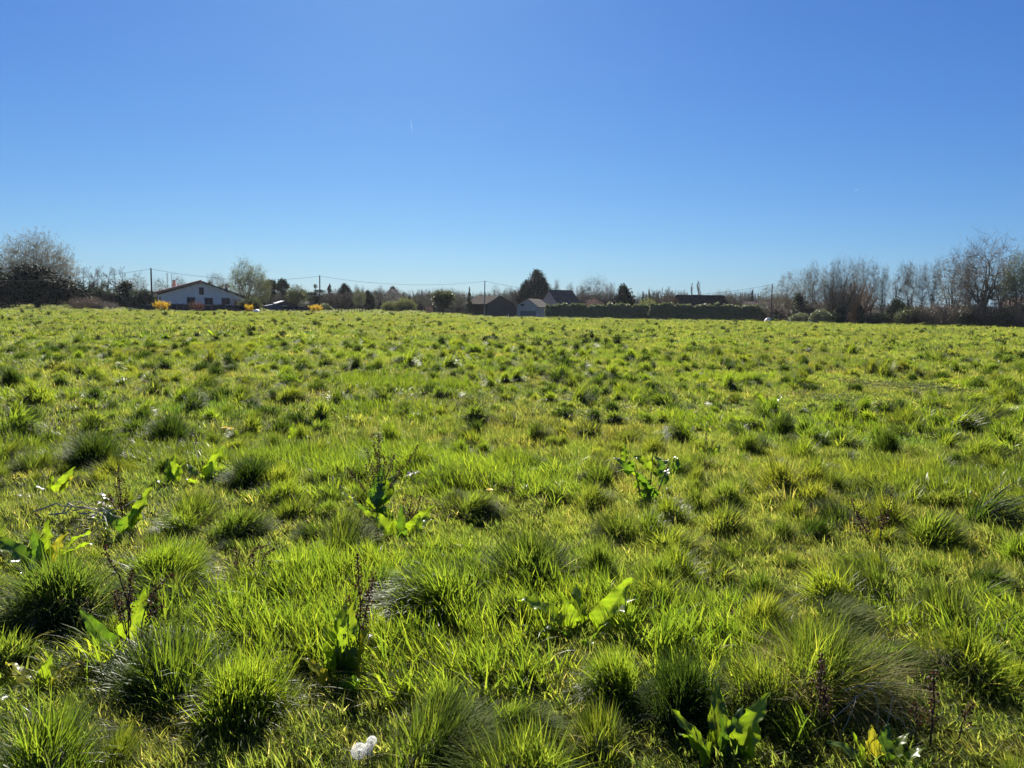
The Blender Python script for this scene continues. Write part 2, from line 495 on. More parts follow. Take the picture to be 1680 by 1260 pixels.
def nz2(x, y, k, seed):
    r = random.Random(seed); s = 0
    for _ in range(5):
        th, kk, ph = r.uniform(0, 6.28), k * r.uniform(.6, 1.7), r.uniform(0, 6.28)
        s = s + np.sin((x * math.cos(th) + y * math.sin(th)) * kk + ph)
    return s / 5

def scatter(rng, r0, r1, spacing, ang=0.72, jit=.5):
    """jittered grid over the wedge in front of the camera"""
    xs = np.arange(-r1 * math.sin(ang), r1 * math.sin(ang), spacing); ys = np.arange(-.6, r1, spacing)
    X, Y = np.meshgrid(xs, ys); X = X.ravel(); Y = Y.ravel()
    X = X + rng.uniform(-jit, jit, len(X)) * spacing; Y = Y + rng.uniform(-jit, jit, len(Y)) * spacing
    r = np.hypot(X, Y); a = np.abs(np.arctan2(X, Y + 1.2))
    k = (r >= r0) & (r < r1) & (a < ang)
    return X[k], Y[k]

# ---- tussocks one can tell apart (own objects): photo pixel of the foot, width in px, label
HERO = [
 (868,985,190,'tuft','big dark tussock with pale dry blades arching out, behind the central dock'),
 (700,1045,200,'lushT','largest bright round tussock, left of centre in the foreground'),
 (1088,985,105,'tuft','dark-bellied tussock to the right of the big pale-bladed tussock'),
 (985,962,80,'tuft','small tussock right beside the big pale-bladed tussock'),
 (785,868,105,'tuft','rounded tussock below the shining pale leaf near the centre'),
 (1015,905,115,'tuft','yellowish tussock with a dark right side, right of centre'),
 (826,768,68,'tuft','upright dark green tussock in the middle of the field'),
 (836,702,50,'tuft','narrow dark tussock just behind the upright middle one'),
 (803,696,45,'tuft','small tussock touching the narrow dark one from the left'),
 (1293,728,62,'black','almost black leaning tussock at centre right'),
 (1210,665,40,'tuft','round dark ball of grass beside a bare brownish patch'),
 (400,808,105,'dark','large grey-green tussock right of the leafy docks on the left'),
 (450,812,80,'tuft','yellow-tipped tussock leaning against the large grey-green one'),
 (135,775,95,'dark','tall shaded tussock near the left edge, behind the pale leaf litter'),
 (385,895,120,'tuft','dark-footed tussock in front of the left dead dock stalks'),
 (300,868,115,'tuft','broad yellow-green tussock just right of the dead-stalked dock'),
 (262,738,90,'dark','wide shaded tussock behind the left group of docks'),
 (590,752,65,'tuft','rounded dark tussock behind the brown dead stalks'),
 (1128,788,72,'tuft','dark tussock right of the tall leafy dock'),
 (985,795,85,'tuft','low dark tussock left of the tall leafy dock'),
 (412,697,48,'tuft','small dark tussock, right one of a pair on the left'),
 (369,683,36,'tuft','small round dark tussock, left one of a pair on the left'),
 (330,642,64,'tuft','flat wide tussock in the left middle distance'),
 (475,665,62,'tuft','spiky tussock in the left middle distance, right of the pair'),
 (636,668,32,'dark','pointed narrow dark tussock left of the row of three'),
 (665,674,32,'tuft','first tussock right of the pointed narrow one'),
 (695,680,30,'tuft','middle tussock of the row right of the pointed narrow one'),
 (722,682,32,'tuft','last tussock of the row right of the pointed narrow one'),
 (1608,706,72,'strawT','bleached fluffy tussock with a dark foot near the right edge'),
 (1467,758,64,'black','dark upright tussock with bright left rim on the right'),
 (1632,772,84,'tuft','tussock with a shaded right side at the right edge'),
 (1578,1040,125,'tuft','tussock with long pale blades sweeping left, lower right'),
 (1388,1190,215,'strawM','large half-dead tussock full of dry straw, bottom right'),
 (1268,1068,120,'tuft','tussock with a deep shaded hollow, right foreground'),
 (50,1050,185,'strawT','dark-hearted tussock with whitish arching blades at the left edge'),
 (8,645,46,'black','blackish tussock cut by the left edge'),
 (1562,915,125,'tuft','broad bright-topped tussock right of the brown dead stalks'),
 (1440,1005,145,'tuft','combed-over tussock above the patch of bleached litter'),
 (1650,870,105,'broad','clump of broad glossy dark blades at the right edge'),
 (1500,700,60,'tuft','low tussock between the nearly black ones on the right'),
 (1400,1000,90,'tuft','mound of grass over a small black hollow'),
 (560,905,90,'tuft','tussock left of the two leafy central docks'),
 (250,985,150,'lushT','tall bright tussock behind the left dead stalks'),
 (240,1180,210,'lushT','big lush tussock with a dark base at the bottom left'),
 (370,1215,190,'lushT','dark-footed lush tussock at the bottom, left of the dandelion clocks'),
 (1130,1215,150,'dark','dark tussock behind the bottom dock with big leaves'),
 (720,1225,110,'tuft','small tussock at the bottom, right of the dandelion clocks'),
 (1010,1180,130,'lushT','bright starry tussock in the bottom centre'),
]
H_MESH = {}
def hero_mesh(kind, v):
    k = (kind, v)
    if k not in H_MESH:
        s = 200 + len(H_MESH)
        if kind == 'tuft': me = tussock_mesh('grass_tussock', s, 1500, .30, .23, .0060, 5, dead=.05)
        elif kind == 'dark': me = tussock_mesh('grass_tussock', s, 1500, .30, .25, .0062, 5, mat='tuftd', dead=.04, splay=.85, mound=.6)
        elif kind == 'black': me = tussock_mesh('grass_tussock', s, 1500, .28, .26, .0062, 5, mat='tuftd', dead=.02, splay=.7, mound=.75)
        elif kind == 'lushT': me = tussock_mesh('grass_tussock', s, 1900, .34, .25, .0066, 5, mat='lush', dead=.0, splay=.8, mound=.55)
        elif kind == 'strawT': me = tussock_mesh('grass_tussock', s, 1500, .32, .28, .0055, 6, dead=.15, splay=1.2)
        elif kind == 'strawM': me = tussock_mesh('grass_tussock', s, 1500, .32, .30, .004, 5, dead=1.0, splay=1.1)
        else: me = tussock_mesh('grass_tussock', s, 260, .28, .36, .016, 6, mat='tuftd', dead=.02, splay=.9)
        H_MESH[k] = me
    return H_MESH[k]
hero_pos = []
hr = random.Random(3)
for i, (px, py, w, kind, lab) in enumerate(HERO):
    p = ground_at(px, py)
    D = (p - cam.location).length
    wm = w * D / FPX
    me = hero_mesh(kind, i % 3 if kind == 'tuft' else i % 2)
    o = mesh_obj('grass_tussock', me, loc=(p.x, p.y + wm * .35, 0))
    o.location.z = terr(o.location.x, o.location.y) - .01
    sc = wm / .62
    o.scale = (sc, sc, min(1.35, max(.85, sc)) if D < 9 else sc * 1.0)
    if kind in ('black',): o.scale.z *= 1.25
    o.rotation_euler = (0, 0, hr.uniform(0, 6.28))
    tag(o, lab, 'grass tussock', 'grass tussocks that stand out in the meadow')
    hero_pos.append((o.location.x, o.location.y, wm * .5))

for (px, py, r_) in [(562, 1135, .42), (955, 1055, .42), (655, 893, .28), (612, 850, .3), (1062, 832, .38), (68, 945, .32), (58, 1145, .26), (198, 880, .3), (82, 825, .25), (332, 800, .35),
                     (283, 800, .3), (1200, 1262, .36), (1450, 1262, .32), (1166, 765, .3), (482, 735, .3), (1262, 676, .5), (200, 1100, .2), (1450, 905, .2), (597, 1262, .22), (400, 960, .2), (1432, 905, .2),
                     (662, 808, .25), (853, 824, .25), (165, 850, .3), (803, 815, .2), (369, 715, .2), (379, 717, .2), (590, 1098, .2), (278, 1142, .15), (840, 828, .2), (1136, 1080, .15)]:
    q = ground_at(px, py); hero_pos.append((q.x, q.y - (.2 if r_ > .4 else .1), r_))
# ---- everything else: one grass object, points carry clump index, rotation and scale
rng = np.random.default_rng(77)
PX = []; PY = []; PI_ = []; PS = []; PSZ = []; PR = []; PT = []
def put(x, y, idx, s, sz=None, rz=None, tilt=0.0):
    n = len(x)
    PX.append(x); PY.append(y); PI_.append(np.asarray(idx)); PS.append(s); PSZ.append(s if sz is None else sz)
    PR.append(rng.uniform(0, 6.283, n) if rz is None else rz)
    PT.append(rng.normal(0, 1, (n, 2)) * tilt)

def away(x, y, k=1.0):
    ok = np.ones(len(x), bool)
    for (hx, hy, hr_) in hero_pos:
        ok &= np.hypot(x - hx, y - hy) > hr_ * k
    return ok
BARE = []          # (x, y, r) thin spots filled later
for (px, py, rr_) in [(1445, 1060, .20), (1240, 672, .9), (1380, 655, 1.6), (120, 870, .30), (640, 1150, .12), (1480, 640, 2.2), (1270, 905, .1), (700, 1190, .15)]:
    p = ground_at(px, py); BARE.append((p.x, p.y, rr_))
def bare_f(x, y):
    f = np.ones(len(x))
    for (bx, by, br) in BARE: f = np.minimum(f, np.clip(np.hypot(x - bx, y - by) / br, .25, 1))
    return f

def combdir(x, y, n): return 2.6 + 1.5 * nz2(x, y, .7, 9) + rng.normal(0, .5, n)
# lawn
for (r0, r1, sp, ids, s0) in ((1.35, 5.5, .115, L_near, 1.0), (5.5, 10, .155, L_near, 1.1), (10, 18, .27, L_mid, 1.0), (18, 34, .38, L_mid, 1.25),
                              (34, 70, .75, L_far, .9), (70, 122, 1.1, L_far, 1.2), (122, 215, 1.9, L_far, 1.9)):
    x, y = scatter(rng, r0, r1, sp)
    k = away(x, y, .35); x, y = x[k], y[k]
    n = len(x); h = np.clip(1 + .45 * nz2(x, y, 1.1, 4), .45, 1.6) * bare_f(x, y)
    s = s0 * rng.uniform(.85, 1.2, n)
    f = (1.0 if r0 < 100 else .6) * (rng.uniform(.7, 1.25, n) if r0 >= 18 else rng.uniform(.6, 1.3, n))
    put(x, y, rng.choice(ids, n), s, s * h * f, combdir(x, y, n), .08)
# lush upright patches
for (r0, r1, sp, ids, s0) in ((1.5, 10, .17, H_near, 1.), (10, 30, .30, H_mid, 1.)):
    x, y = scatter(rng, r0, r1, sp)
    q = nz2(x, y, 1.3, 31) + .35 * nz2(x, y, 3.5, 33)
    thr = np.where(np.hypot(x, y) < 4.5, .05, .26) if r0 < 5 else .34
    k = (q > thr) & away(x, y, .8) & (bare_f(x, y) > .9); x, y, q = x[k], y[k], q[k]; thr = thr[k] if r0 < 5 else thr
    n = len(x); s = s0 * rng.uniform(.8, 1.1, n)
    put(x, y, rng.choice(ids, n), s, s * np.clip(.7 + (q - thr) * 1.2, .6, 1.15), combdir(x, y, n), .12)
# tussocks
for (r0, r1, sp, ids, p, s0, s1) in ((1.9, 5, .33, T_near, .86, .4, 1.1), (5, 9, .30, T_near, .86, .35, .95), (9, 18, .38, T_mid, .8, .35, 1.05), (18, 30, .48, T_mid, .8, .45, 1.15), (30, 75, .95, T_far, .55, .4, 1.35),
                                     (30, 62, .72, T_far2, .62, .5, 1.2), (62, 120, 1.3, T_far2, .5, .6, 1.3),
                                     (75, 160, 1.7, T_far, .5, .5, 1.7)):
    x, y = scatter(rng, r0, r1, sp, jit=.42)
    dens = p * (1 + .5 * nz2(x, y, .35, 51))
    k = (rng.uniform(0, 1, len(x)) < dens) & away(x, y, 1.0) & (bare_f(x, y) > .85); x, y = x[k], y[k]
    n = len(x); s = s0 + (s1 - s0) * rng.uniform(0, 1, n) ** 1.7
    put(x, y, rng.choice(ids, n), s, s * rng.uniform(.6, 1.3, n), None, .24)

gx = np.concatenate(PX); gy = np.concatenate(PY); gs = np.concatenate(PS); gz = np.concatenate(PSZ)
gt = np.vstack(PT)
gm = bpy.data.meshes.new('grass')
gm.vertices.add(len(gx))
gm.vertices.foreach_set('co', np.stack([gx, gy, terr_np(gx, gy)], 1).astype(np.float32).ravel())
a = gm.attributes.new('ci', 'INT', 'POINT'); a.data.foreach_set('value', np.concatenate(PI_).astype(np.int32))
a = gm.attributes.new('rot', 'FLOAT_VECTOR', 'POINT'); a.data.foreach_set('vector', np.stack([gt[:, 0], gt[:, 1], np.concatenate(PR)], 1).astype(np.float32).ravel())
a = gm.attributes.new('scl', 'FLOAT_VECTOR', 'POINT'); a.data.foreach_set('vector', np.stack([gs * rng.uniform(.75, 1.5, len(gs)), gs * rng.uniform(.8, 1.15, len(gs)), gz], 1).astype(np.float32).ravel())
grass = mesh_obj('grass', gm)
tag(grass, 'short and tufted green meadow grass covering the whole field', 'grass', kind='stuff')
ng = bpy.data.node_groups.new('spread_grass', 'GeometryNodeTree')
ng.interface.new_socket('Geometry', in_out='INPUT', socket_type='NodeSocketGeometry')
ng.interface.new_socket('Geometry', in_out='OUTPUT', socket_type='NodeSocketGeometry')
gi = ng.nodes.new('NodeGroupInput'); go = ng.nodes.new('NodeGroupOutput')
iop = ng.nodes.new('GeometryNodeInstanceOnPoints'); ci = ng.nodes.new('GeometryNodeCollectionInfo')
ci.inputs['Collection'].default_value = LIB
ci.inputs['Separate Children'].default_value = True
ci.inputs['Reset Children'].default_value = True
def nattr(nm, dt):
    x = ng.nodes.new('GeometryNodeInputNamedAttribute'); x.data_type = dt; x.inputs[0].default_value = nm
    return x.outputs['Attribute']
ng.links.new(gi.outputs[0], iop.inputs['Points']); ng.links.new(ci.outputs[0], iop.inputs['Instance'])
iop.inputs['Pick Instance'].default_value = True
ng.links.new(nattr('ci', 'INT'), iop.inputs['Instance Index'])
ng.links.new(nattr('rot', 'FLOAT_VECTOR'), iop.inputs['Rotation'])
ng.links.new(nattr('scl', 'FLOAT_VECTOR'), iop.inputs['Scale'])
ng.links.new(iop.outputs[0], go.inputs[0])
md = grass.modifiers.new('spread', 'NODES'); md.node_group = ng
print('grass clumps', len(gx))
# ---------------------------------------------------------------- tree and bush generators
def tube_np(P0, P1, R0, R1, sides=3):
    P0 = np.asarray(P0, float); P1 = np.asarray(P1, float); R0 = np.asarray(R0, float); R1 = np.asarray(R1, float)
    d = P1 - P0; d /= np.maximum(np.linalg.norm(d, axis=1, keepdims=True), 1e-6)
    ref = np.where(np.abs(d[:, 2:3]) < .9, np.array([[0, 0, 1.0]]), np.array([[1.0, 0, 0]]))
    a = np.cross(d, ref); a /= np.linalg.norm(a, axis=1, keepdims=True); b = np.cross(d, a)
    n = len(P0); V = np.zeros((n, 2 * sides, 3))
    for j in range(sides):
        t = 2 * math.pi * j / sides
        c = a * math.cos(t) + b * math.sin(t)
        V[:, j] = P0 + c * R0[:, None]; V[:, sides + j] = P1 + c * R1[:, None]
    o = (np.arange(n) * 2 * sides)[:, None]
    Q = np.stack([o + np.array([[j, (j + 1) % sides, sides + (j + 1) % sides, sides + j]]) for j in range(sides)], 1).reshape(-1, 4)
    return V.reshape(-1, 3), Q

def cards(rng, P, size, flat=0.0, elong=1.6, vlo=0, vhi=1):
    """small leaf-shaped faces (two folded triangles) at points P"""
    n = len(P)
    d = rng.normal(0, 1, (n, 3)); d[:, 2] *= (1 - flat); d /= np.linalg.norm(d, axis=1, keepdims=True)
    e = rng.normal(0, 1, (n, 3)); e -= (e * d).sum(1, keepdims=True) * d; e /= np.linalg.norm(e, axis=1, keepdims=True)
    f = np.cross(d, e)
    s = (size * rng.uniform(.6, 1.35, n))[:, None]
    V = np.stack([P - d * s * elong * .5, P + e * s * .5 + f * s * .12, P + d * s * elong * .5, P - e * s * .5 + f * s * .12], 1)
    o = (np.arange(n) * 4)[:, None]
    T = np.stack([o + np.array([[0, 1, 2]]), o + np.array([[0, 2, 3]])], 1).reshape(-1, 3)
    return V.reshape(-1, 3), T, np.repeat(vlo + (vhi - vlo) * rng.uniform(0, 1, n), 4)

def skeleton(seed, H, r0, kids, ang, ratio, up=.05, wob=.12, first=.3, lean=0, leader=.8, stems=1, spread=0.0, maxl=4):
    rg = random.Random(seed); U = rg.uniform
    segs = []; tips = []
    def rec(p, d, L, r, lev):
        n = (7, 5, 4, 3, 2)[min(lev, 4)]
        pts = []
        for i in range(n):
            dx = d[0] + U(-wob, wob); dy = d[1] + U(-wob, wob); dz = d[2] + U(-wob, wob) * .6 + up * (1 if lev else .3)
            m = math.sqrt(dx * dx + dy * dy + dz * dz); d = (dx / m, dy / m, dz / m)
            q = (p[0] + d[0] * L / n, p[1] + d[1] * L / n, p[2] + d[2] * L / n)
            ra = r * (1 - .72 * i / n); rb = r * (1 - .72 * (i + 1) / n)
            segs.append((p, q, ra, rb, lev)); p = q
            pts.append(((i + 1) / n, p, d, rb))
        if lev >= maxl: tips.append(p); return
        nk = kids[min(lev, len(kids) - 1)]
        f0 = first if lev == 0 else .15
        for k in range(nk):
            t = f0 + (1 - f0) * (k + U(.2, .9)) / nk; t = min(t, 1)
            i = min(n - 1, int(t * n)); tt, q, dd, rr_ = pts[i]
            if i > 0:
                a0 = pts[i - 1][1]; w = t * n - i
                q = tuple(a0[c] * (1 - w) + q[c] * w for c in range(3)) if 0 <= w <= 1 else q
            an = ang[min(lev, len(ang) - 1)] * U(.7, 1.25); az = U(0, 6.283)
            ax = (math.cos(az), math.sin(az), U(-.3, .3))
            dot = sum(ax[c] * dd[c] for c in range(3))
            px_ = [ax[c] - dot * dd[c] for c in range(3)]; m = math.sqrt(sum(c * c for c in px_)) or 1
            nd = tuple(dd[c] * math.cos(an) + px_[c] / m * math.sin(an) for c in range(3))
            LL = L * ratio[min(lev, len(ratio) - 1)] * (1.1 - (.55 if lev or ratio[0] < .8 else .25) * t) * U(.75, 1.2)
            rec(q, nd, LL, min(rr_ * .7, r * .5), lev + 1)
    for s_ in range(stems):
        az = 6.283 * s_ / max(stems, 1) + U(-.5, .5); sp = spread * U(.5, 1.15)
        d = (math.cos(az) * math.sin(sp) + lean, math.sin(az) * math.sin(sp), math.cos(sp))
        p = (0, 0, -.25) if stems == 1 else (math.cos(az) * .3, math.sin(az) * .3, -.25)
        rec(p, d, H * leader * (1 if stems == 1 else U(.75, 1.05)), r0, 0)
    return segs, tips

def tree_meshes(name, seed, H, r0, bark='bark', twig='twig', leaf=None, lsize=.18, lpt=1, lspread=.3, tw=1.0, minr=.012, ivy=0, extra=None, leafmat_v=(0, 1), trunk_levels=1, **kw):
    segs, tips = skeleton(seed, H, r0, **kw)
    rng = np.random.default_rng(seed)
    P0 = np.array([s[0] for s in segs]); P1 = np.array([s[1] for s in segs])
    R0 = np.maximum(np.array([s[2] for s in segs]), minr) * 1.0; R1 = np.maximum(np.array([s[3] for s in segs]), minr)
    lv = np.array([s[4] for s in segs])
    zmax = np.percentile(P1[lv >= 2][:, 2], 99.5) if (lv >= 2).any() else P1[:, 2].max(); k = H / zmax
    P0 *= k; P1 *= k
    a = lv <= trunk_levels
    V, Q = tube_np(P0[a], P1[a], R0[a], R1[a], 6)
    tm = np_mesh(name + '_trunk', V, Q, None, [M[bark]], smooth=True)
    b = ~a
    V, Q = tube_np(P0[b], P1[b], R0[b] * tw, R1[b] * tw, 3)
    vs = [V]; qs = [Q]; ts = []; A = [np.zeros(len(V))]; o = len(V)
    mats = [M[twig]]; tmi = []
    def addc(pts, size, mat, vlo=0, vhi=1):
        nonlocal o
        cv, ct, ca = cards(rng, pts, size, vlo=vlo, vhi=vhi)
        vs.append(cv); ts.append(ct + o); A.append(ca); o += len(cv)
        if M[mat] not in mats: mats.append(M[mat])
        tmi.append(np.full(len(ct), mats.index(M[mat])))
    if leaf:
        T = np.array(tips) * k
        T = np.repeat(T, lpt, 0) + rng.normal(0, lspread, (len(T) * lpt, 3))
        addc(T, lsize, leaf)
    if ivy:
        c = P0[a & (P0[:, 2] < H * .62)]
        c = c[rng.integers(0, len(c), ivy)] + rng.normal(0, .22, (ivy, 3)) * np.array([1, 1, 1.6]); c[:, 2] = np.abs(c[:, 2])
        addc(c, .2, 'leaf_conifer')
    if extra:
        for (pts, size, mat) in extra(rng, np.array(tips) * k): addc(pts, size, mat)
    cm = np_mesh(name + '_crown', np.vstack(vs), np.vstack(qs), np.vstack(ts) if ts else None, mats,
                 tm=np.concatenate(tmi) if tmi else None, attrs={'v': np.concatenate(A)})
    P = np.vstack([v for v in vs])
    w = np.percentile(np.abs(P[:, 0]), 96)
    return (tm, cm, H, w)

def shaped_tree(name, seed, H, r0, env, fork=.22, n=(9, 60, 480, 2400), twl=.5, bark='bark', twig='twig', leaf=None, lsize=.12, lpt=1, ivy=0, extra=None, minr=.010, bow=.04, lo=.45, fasc=.3):
    """tree whose limbs, branches and twigs reach out to fill a given crown envelope; env: ellipsoids (x, z, rx, rz) in units of H"""
    rng = np.random.default_rng(seed)
    A0 = np.array([0, 0, fork * H])
    E = np.array(env, float) * H
    def pick(m, s0, s1):
        k = rng.choice(len(E), m, p=(E[:, 2] * E[:, 3]) / (E[:, 2] * E[:, 3]).sum())
        d = rng.normal(0, 1, (m, 3)); d /= np.linalg.norm(d, axis=1, keepdims=True)
        rim = 1 + .10 * np.sin(np.arctan2(d[:, 0], d[:, 1]) * 5 + d[:, 2] * 6 + seed) + rng.normal(0, .05, m)
        u = (lo + (1 - lo) * rng.uniform(0, 1, m) ** .5) * rim
        P = np.stack([E[k, 0], np.zeros(m), E[k, 1]], 1) + d * np.stack([E[k, 2], E[k, 2] * .9, E[k, 3]], 1) * u[:, None]
        s = rng.uniform(s0, s1, m)[:, None]
        P = A0 + (P - A0) * s
        low = P[:, 2] < A0[2] * .8 + .1 * H * (s[:, 0])
        P[low, 2] = A0[2] * .8 + .1 * H * s[low, 0] + rng.uniform(0, .05, low.sum()) * H
        return P
    P0 = []; P1 = []; R0 = []; R1 = []; LV = []
    def path(a, b, ra, rb, k, lev, out=0):
        """batch of bowed paths from a to b"""
        L = np.linalg.norm(b - a, axis=1, keepdims=True)
        off = rng.normal(0, .035, a.shape) * L; off[:, 2] -= bow * L[:, 0]
        prev = a; pr = ra
        for i in range(1, k + 1):
            t = i / k
            q = a + (b - a) * t + off * math.sin(math.pi * t) + (rng.normal(0, .02, a.shape) * L if i < k else 0)
            r = ra + (rb - ra) * t
            P0.append(prev); P1.append(q); R0.append(pr); R1.append(r); LV.append(np.full(len(a), lev)); prev = q; pr = r
    base = np.array([[0, 0, -.3]]); f = A0[None]
    path(base, f, np.array([r0 * 1.15]), np.array([r0 * .85]), 3, 0)
    nodes = [f]; rad = [np.array([r0 * .8])]
    sc = ((.38, .55), (.55, .8), (.7, .95), (.82, 1.05))
    prevN = np.vstack([f, A0[None] * .8 + 0]); prevR = np.array([r0 * .7, r0 * .7])
    for li in range(4):
        N_ = pick(n[li], *sc[li])
        if li == 0 and fasc:
            N_[:, 2] += fasc * .2 * H
        D = np.linalg.norm(N_[:, None] - prevN[None], axis=2) + np.where(prevN[None, :, 2] > N_[:, None, 2] + .05 * H, .15 * H, 0)
        j = D.argmin(1) if li else rng.integers(0, len(prevN), len(N_))
        ra = np.minimum(prevR[j] * .75, (r0 * .62, r0 * .34, r0 * .15, .026)[li]); rb = np.maximum(ra * .45, minr)
        path(prevN[j], N_, np.maximum(ra, minr), rb, (5, 4, 3, 2)[li], li + 1)
        # children may also spring from half way along the parent
        a = prevN[j]; mid = a + (N_ - a) * .6; mid[:, 2] -= bow * .5 * np.linalg.norm(N_ - a, axis=1)
        prevN = np.vstack([N_, mid]); prevR = np.concatenate([rb * 1.2, (ra + rb) / 2])
        tips = N_
    T = np.repeat(tips, 2, 0); dirs = T - A0; dirs /= np.linalg.norm(dirs, axis=1, keepdims=True)
    dirs = dirs * .6 + rng.normal(0, .55, dirs.shape) + np.array([0, 0, .35]); dirs /= np.linalg.norm(dirs, axis=1, keepdims=True)
    e = T + dirs * twl * rng.uniform(.4, 1.2, (len(T), 1))
    P0.append(T); P1.append(e); R0.append(np.full(len(T), minr)); R1.append(np.full(len(T), minr * .6)); LV.append(np.full(len(T), 5))
    P0 = np.vstack(P0); P1 = np.vstack(P1); R0 = np.concatenate(R0); R1 = np.concatenate(R1); LV = np.concatenate(LV)
    a = LV <= 1
    V, Q = tube_np(P0[a], P1[a], R0[a], R1[a], 6); tm = np_mesh(name + '_trunk', V, Q, None, [M[bark]], smooth=True)
    V, Q = tube_np(P0[~a], P1[~a], R0[~a], R1[~a], 3)
    vs = [V]; ts = []; At = [np.zeros(len(V))]; o = len(V); mats = [M[twig]]; tmi = []
    adds = []
    if leaf: adds.append((np.repeat(e, lpt, 0) + rng.normal(0, .14, (len(e) * lpt, 3)), lsize, leaf))
    if ivy:
        q = P0[a & (P0[:, 2] < H * .6)]; q = q[rng.integers(0, len(q), ivy)] + rng.normal(0, .25, (ivy, 3)) * np.array([1, 1, 2]); q[:, 2] = np.abs(q[:, 2]); adds.append((q, .2, 'leaf_conifer'))
    if extra: adds += extra(rng, tips)
    for (pts, size, mat) in adds:
        cv, ct, ca = cards(rng, pts, size); vs.append(cv); ts.append(ct + o); At.append(ca); o += len(cv)
        if M[mat] not in mats: mats.append(M[mat])
        tmi.append(np.full(len(ct), mats.index(M[mat])))
    cm = np_mesh(name + '_crown', np.vstack(vs), Q, np.vstack(ts) if ts else None, mats, tm=np.concatenate(tmi) if tmi else None, attrs={'v': np.concatenate(At)})
    return (tm, cm, np.percentile(e[:, 2], 99.3), np.percentile(np.abs(e[:, 0]), 98))

def blob_points(rng, n, lobes, shell=.55, rough=.22):
    """points in a cluster of uneven ellipsoids, denser near their surface"""
    L = np.array(lobes, float)          # x,y,z,rx,ry,rz
    vol = (L[:, 3] * L[:, 4] + L[:, 4] * L[:, 5] + L[:, 3] * L[:, 5]); k = rng.choice(len(L), n, p=vol / vol.sum())
    d = rng.normal(0, 1, (n, 3)); d /= np.linalg.norm(d, axis=1, keepdims=True)
    az = np.arctan2(d[:, 1], d[:, 0]); el = d[:, 2]
    bump = 1 + rough * (np.sin(az * 5 + k * 2.1 + el * 4) * .5 + np.sin(az * 9 + el * 11 + k) * .35 + rng.normal(0, .25, n))
    r = (shell + (1 - shell) * rng.uniform(0, 1, n) ** .6) * bump
    P = L[k, :3] + d * L[k, 3:] * r[:, None]
    return P[P[:, 2] > .02]

def crown_meshes(name, seed, H, lobes, n, size, leaf, trunk=None, bark='bark', shell=.5, rough=.25, core=.0, flat=0.0, twigs=60, twig='twig', top_mat=None):
    """leafy tree: lobes in units of H; leaf cards spread through the crown, short twigs inside"""
    rng = np.random.default_rng(seed)
    lob = [[c * H for c in l] for l in lobes]
    P = blob_points(rng, n, lob, shell, rough)
    cv, ct, ca = cards(rng, P, size, flat)
    c0 = np.array([0, 0, .3 * H])
    e = P[rng.integers(0, len(P), twigs)]
    s = e * .35 + c0 * .3; s[:, 2] = np.minimum(s[:, 2], e[:, 2] * .8)
    tv, tq = tube_np(s, e, np.full(twigs, .035), np.full(twigs, .012), 3)
    V = np.vstack([cv, tv]); A = np.concatenate([ca, np.zeros(len(tv))])
    cm = np_mesh(name + '_crown', V, tq + len(cv), ct, [M[leaf], M[twig]], qm=np.ones(len(tq)), attrs={'v': A})
    tm = None
    if trunk:
        hh, r = trunk; hh *= H
        segs = [((0, 0, -.3), (0.02, 0, hh * .5), r * 1.25, r * .9, 0), ((0.02, 0, hh * .5), (0, 0.03, hh), r * .9, r * .75, 0)]
        rg = random.Random(seed)
        for l in lob:
            segs.append(((0, .03, hh * rg.uniform(.7, 1)), (l[0], l[1], l[2]), r * .6, r * .2, 1))
        V, Q = tube_np([s[0] for s in segs], [s[1] for s in segs], [s[2] for s in segs], [s[3] for s in segs], 7)
        tm = np_mesh(name + '_trunk', V, Q, None, [M[bark]], smooth=True)
    w = np.percentile(np.abs(P[:, 0]), 97)
    return (tm, cm, max(H * .5, P[:, 2].max()), w)

def conifer_meshes(name, seed, H, W, n, leaf='leaf_conifer', layers=14, base=.08):
    rng = np.random.default_rng(seed)
    P = []; s0 = []; s1 = []
    for k in range(layers * 7):
        t = (k + rng.uniform(0, 1)) / (layers * 7)
        z = H * (base + (1 - base) * t); L = W * (1 - t) ** .85 * rng.uniform(.65, 1.15) + .12
        az = rng.uniform(0, 6.283); m = max(8, int(n / (layers * 7) * (1.6 - t)))
        u = rng.uniform(.1, 1, m)
        dx, dy = math.cos(az), math.sin(az)
        q = np.stack([dx * u * L, dy * u * L, z - .18 * L * u ** 1.5 + .12 * L * u], 1) + rng.normal(0, .09 * L + .05, (m, 3)) * np.array([1, 1, .5])
        P.append(q); s0.append((0, 0, z)); s1.append((dx * L * .8, dy * L * .8, z))
    P = np.vstack(P)
    cv, ct, ca = cards(rng, P, .2, .3)
    tv, tq = tube_np(s0, s1, np.full(len(s0), .04), np.full(len(s0), .015), 3)
    cm = np_mesh(name + '_crown', np.vstack([cv, tv]), tq + len(cv), ct, [M[leaf], M['twig']], qm=np.ones(len(tq)), attrs={'v': np.concatenate([ca, np.zeros(len(tv))])})
    V, Q = tube_np([(0, 0, -.3)], [(0, 0, H * .97)], [.022 * H], [.01], 7)
    tm = np_mesh(name + '_trunk', V, Q, None, [M['bark']])
    return (tm, cm, H, W * .85)

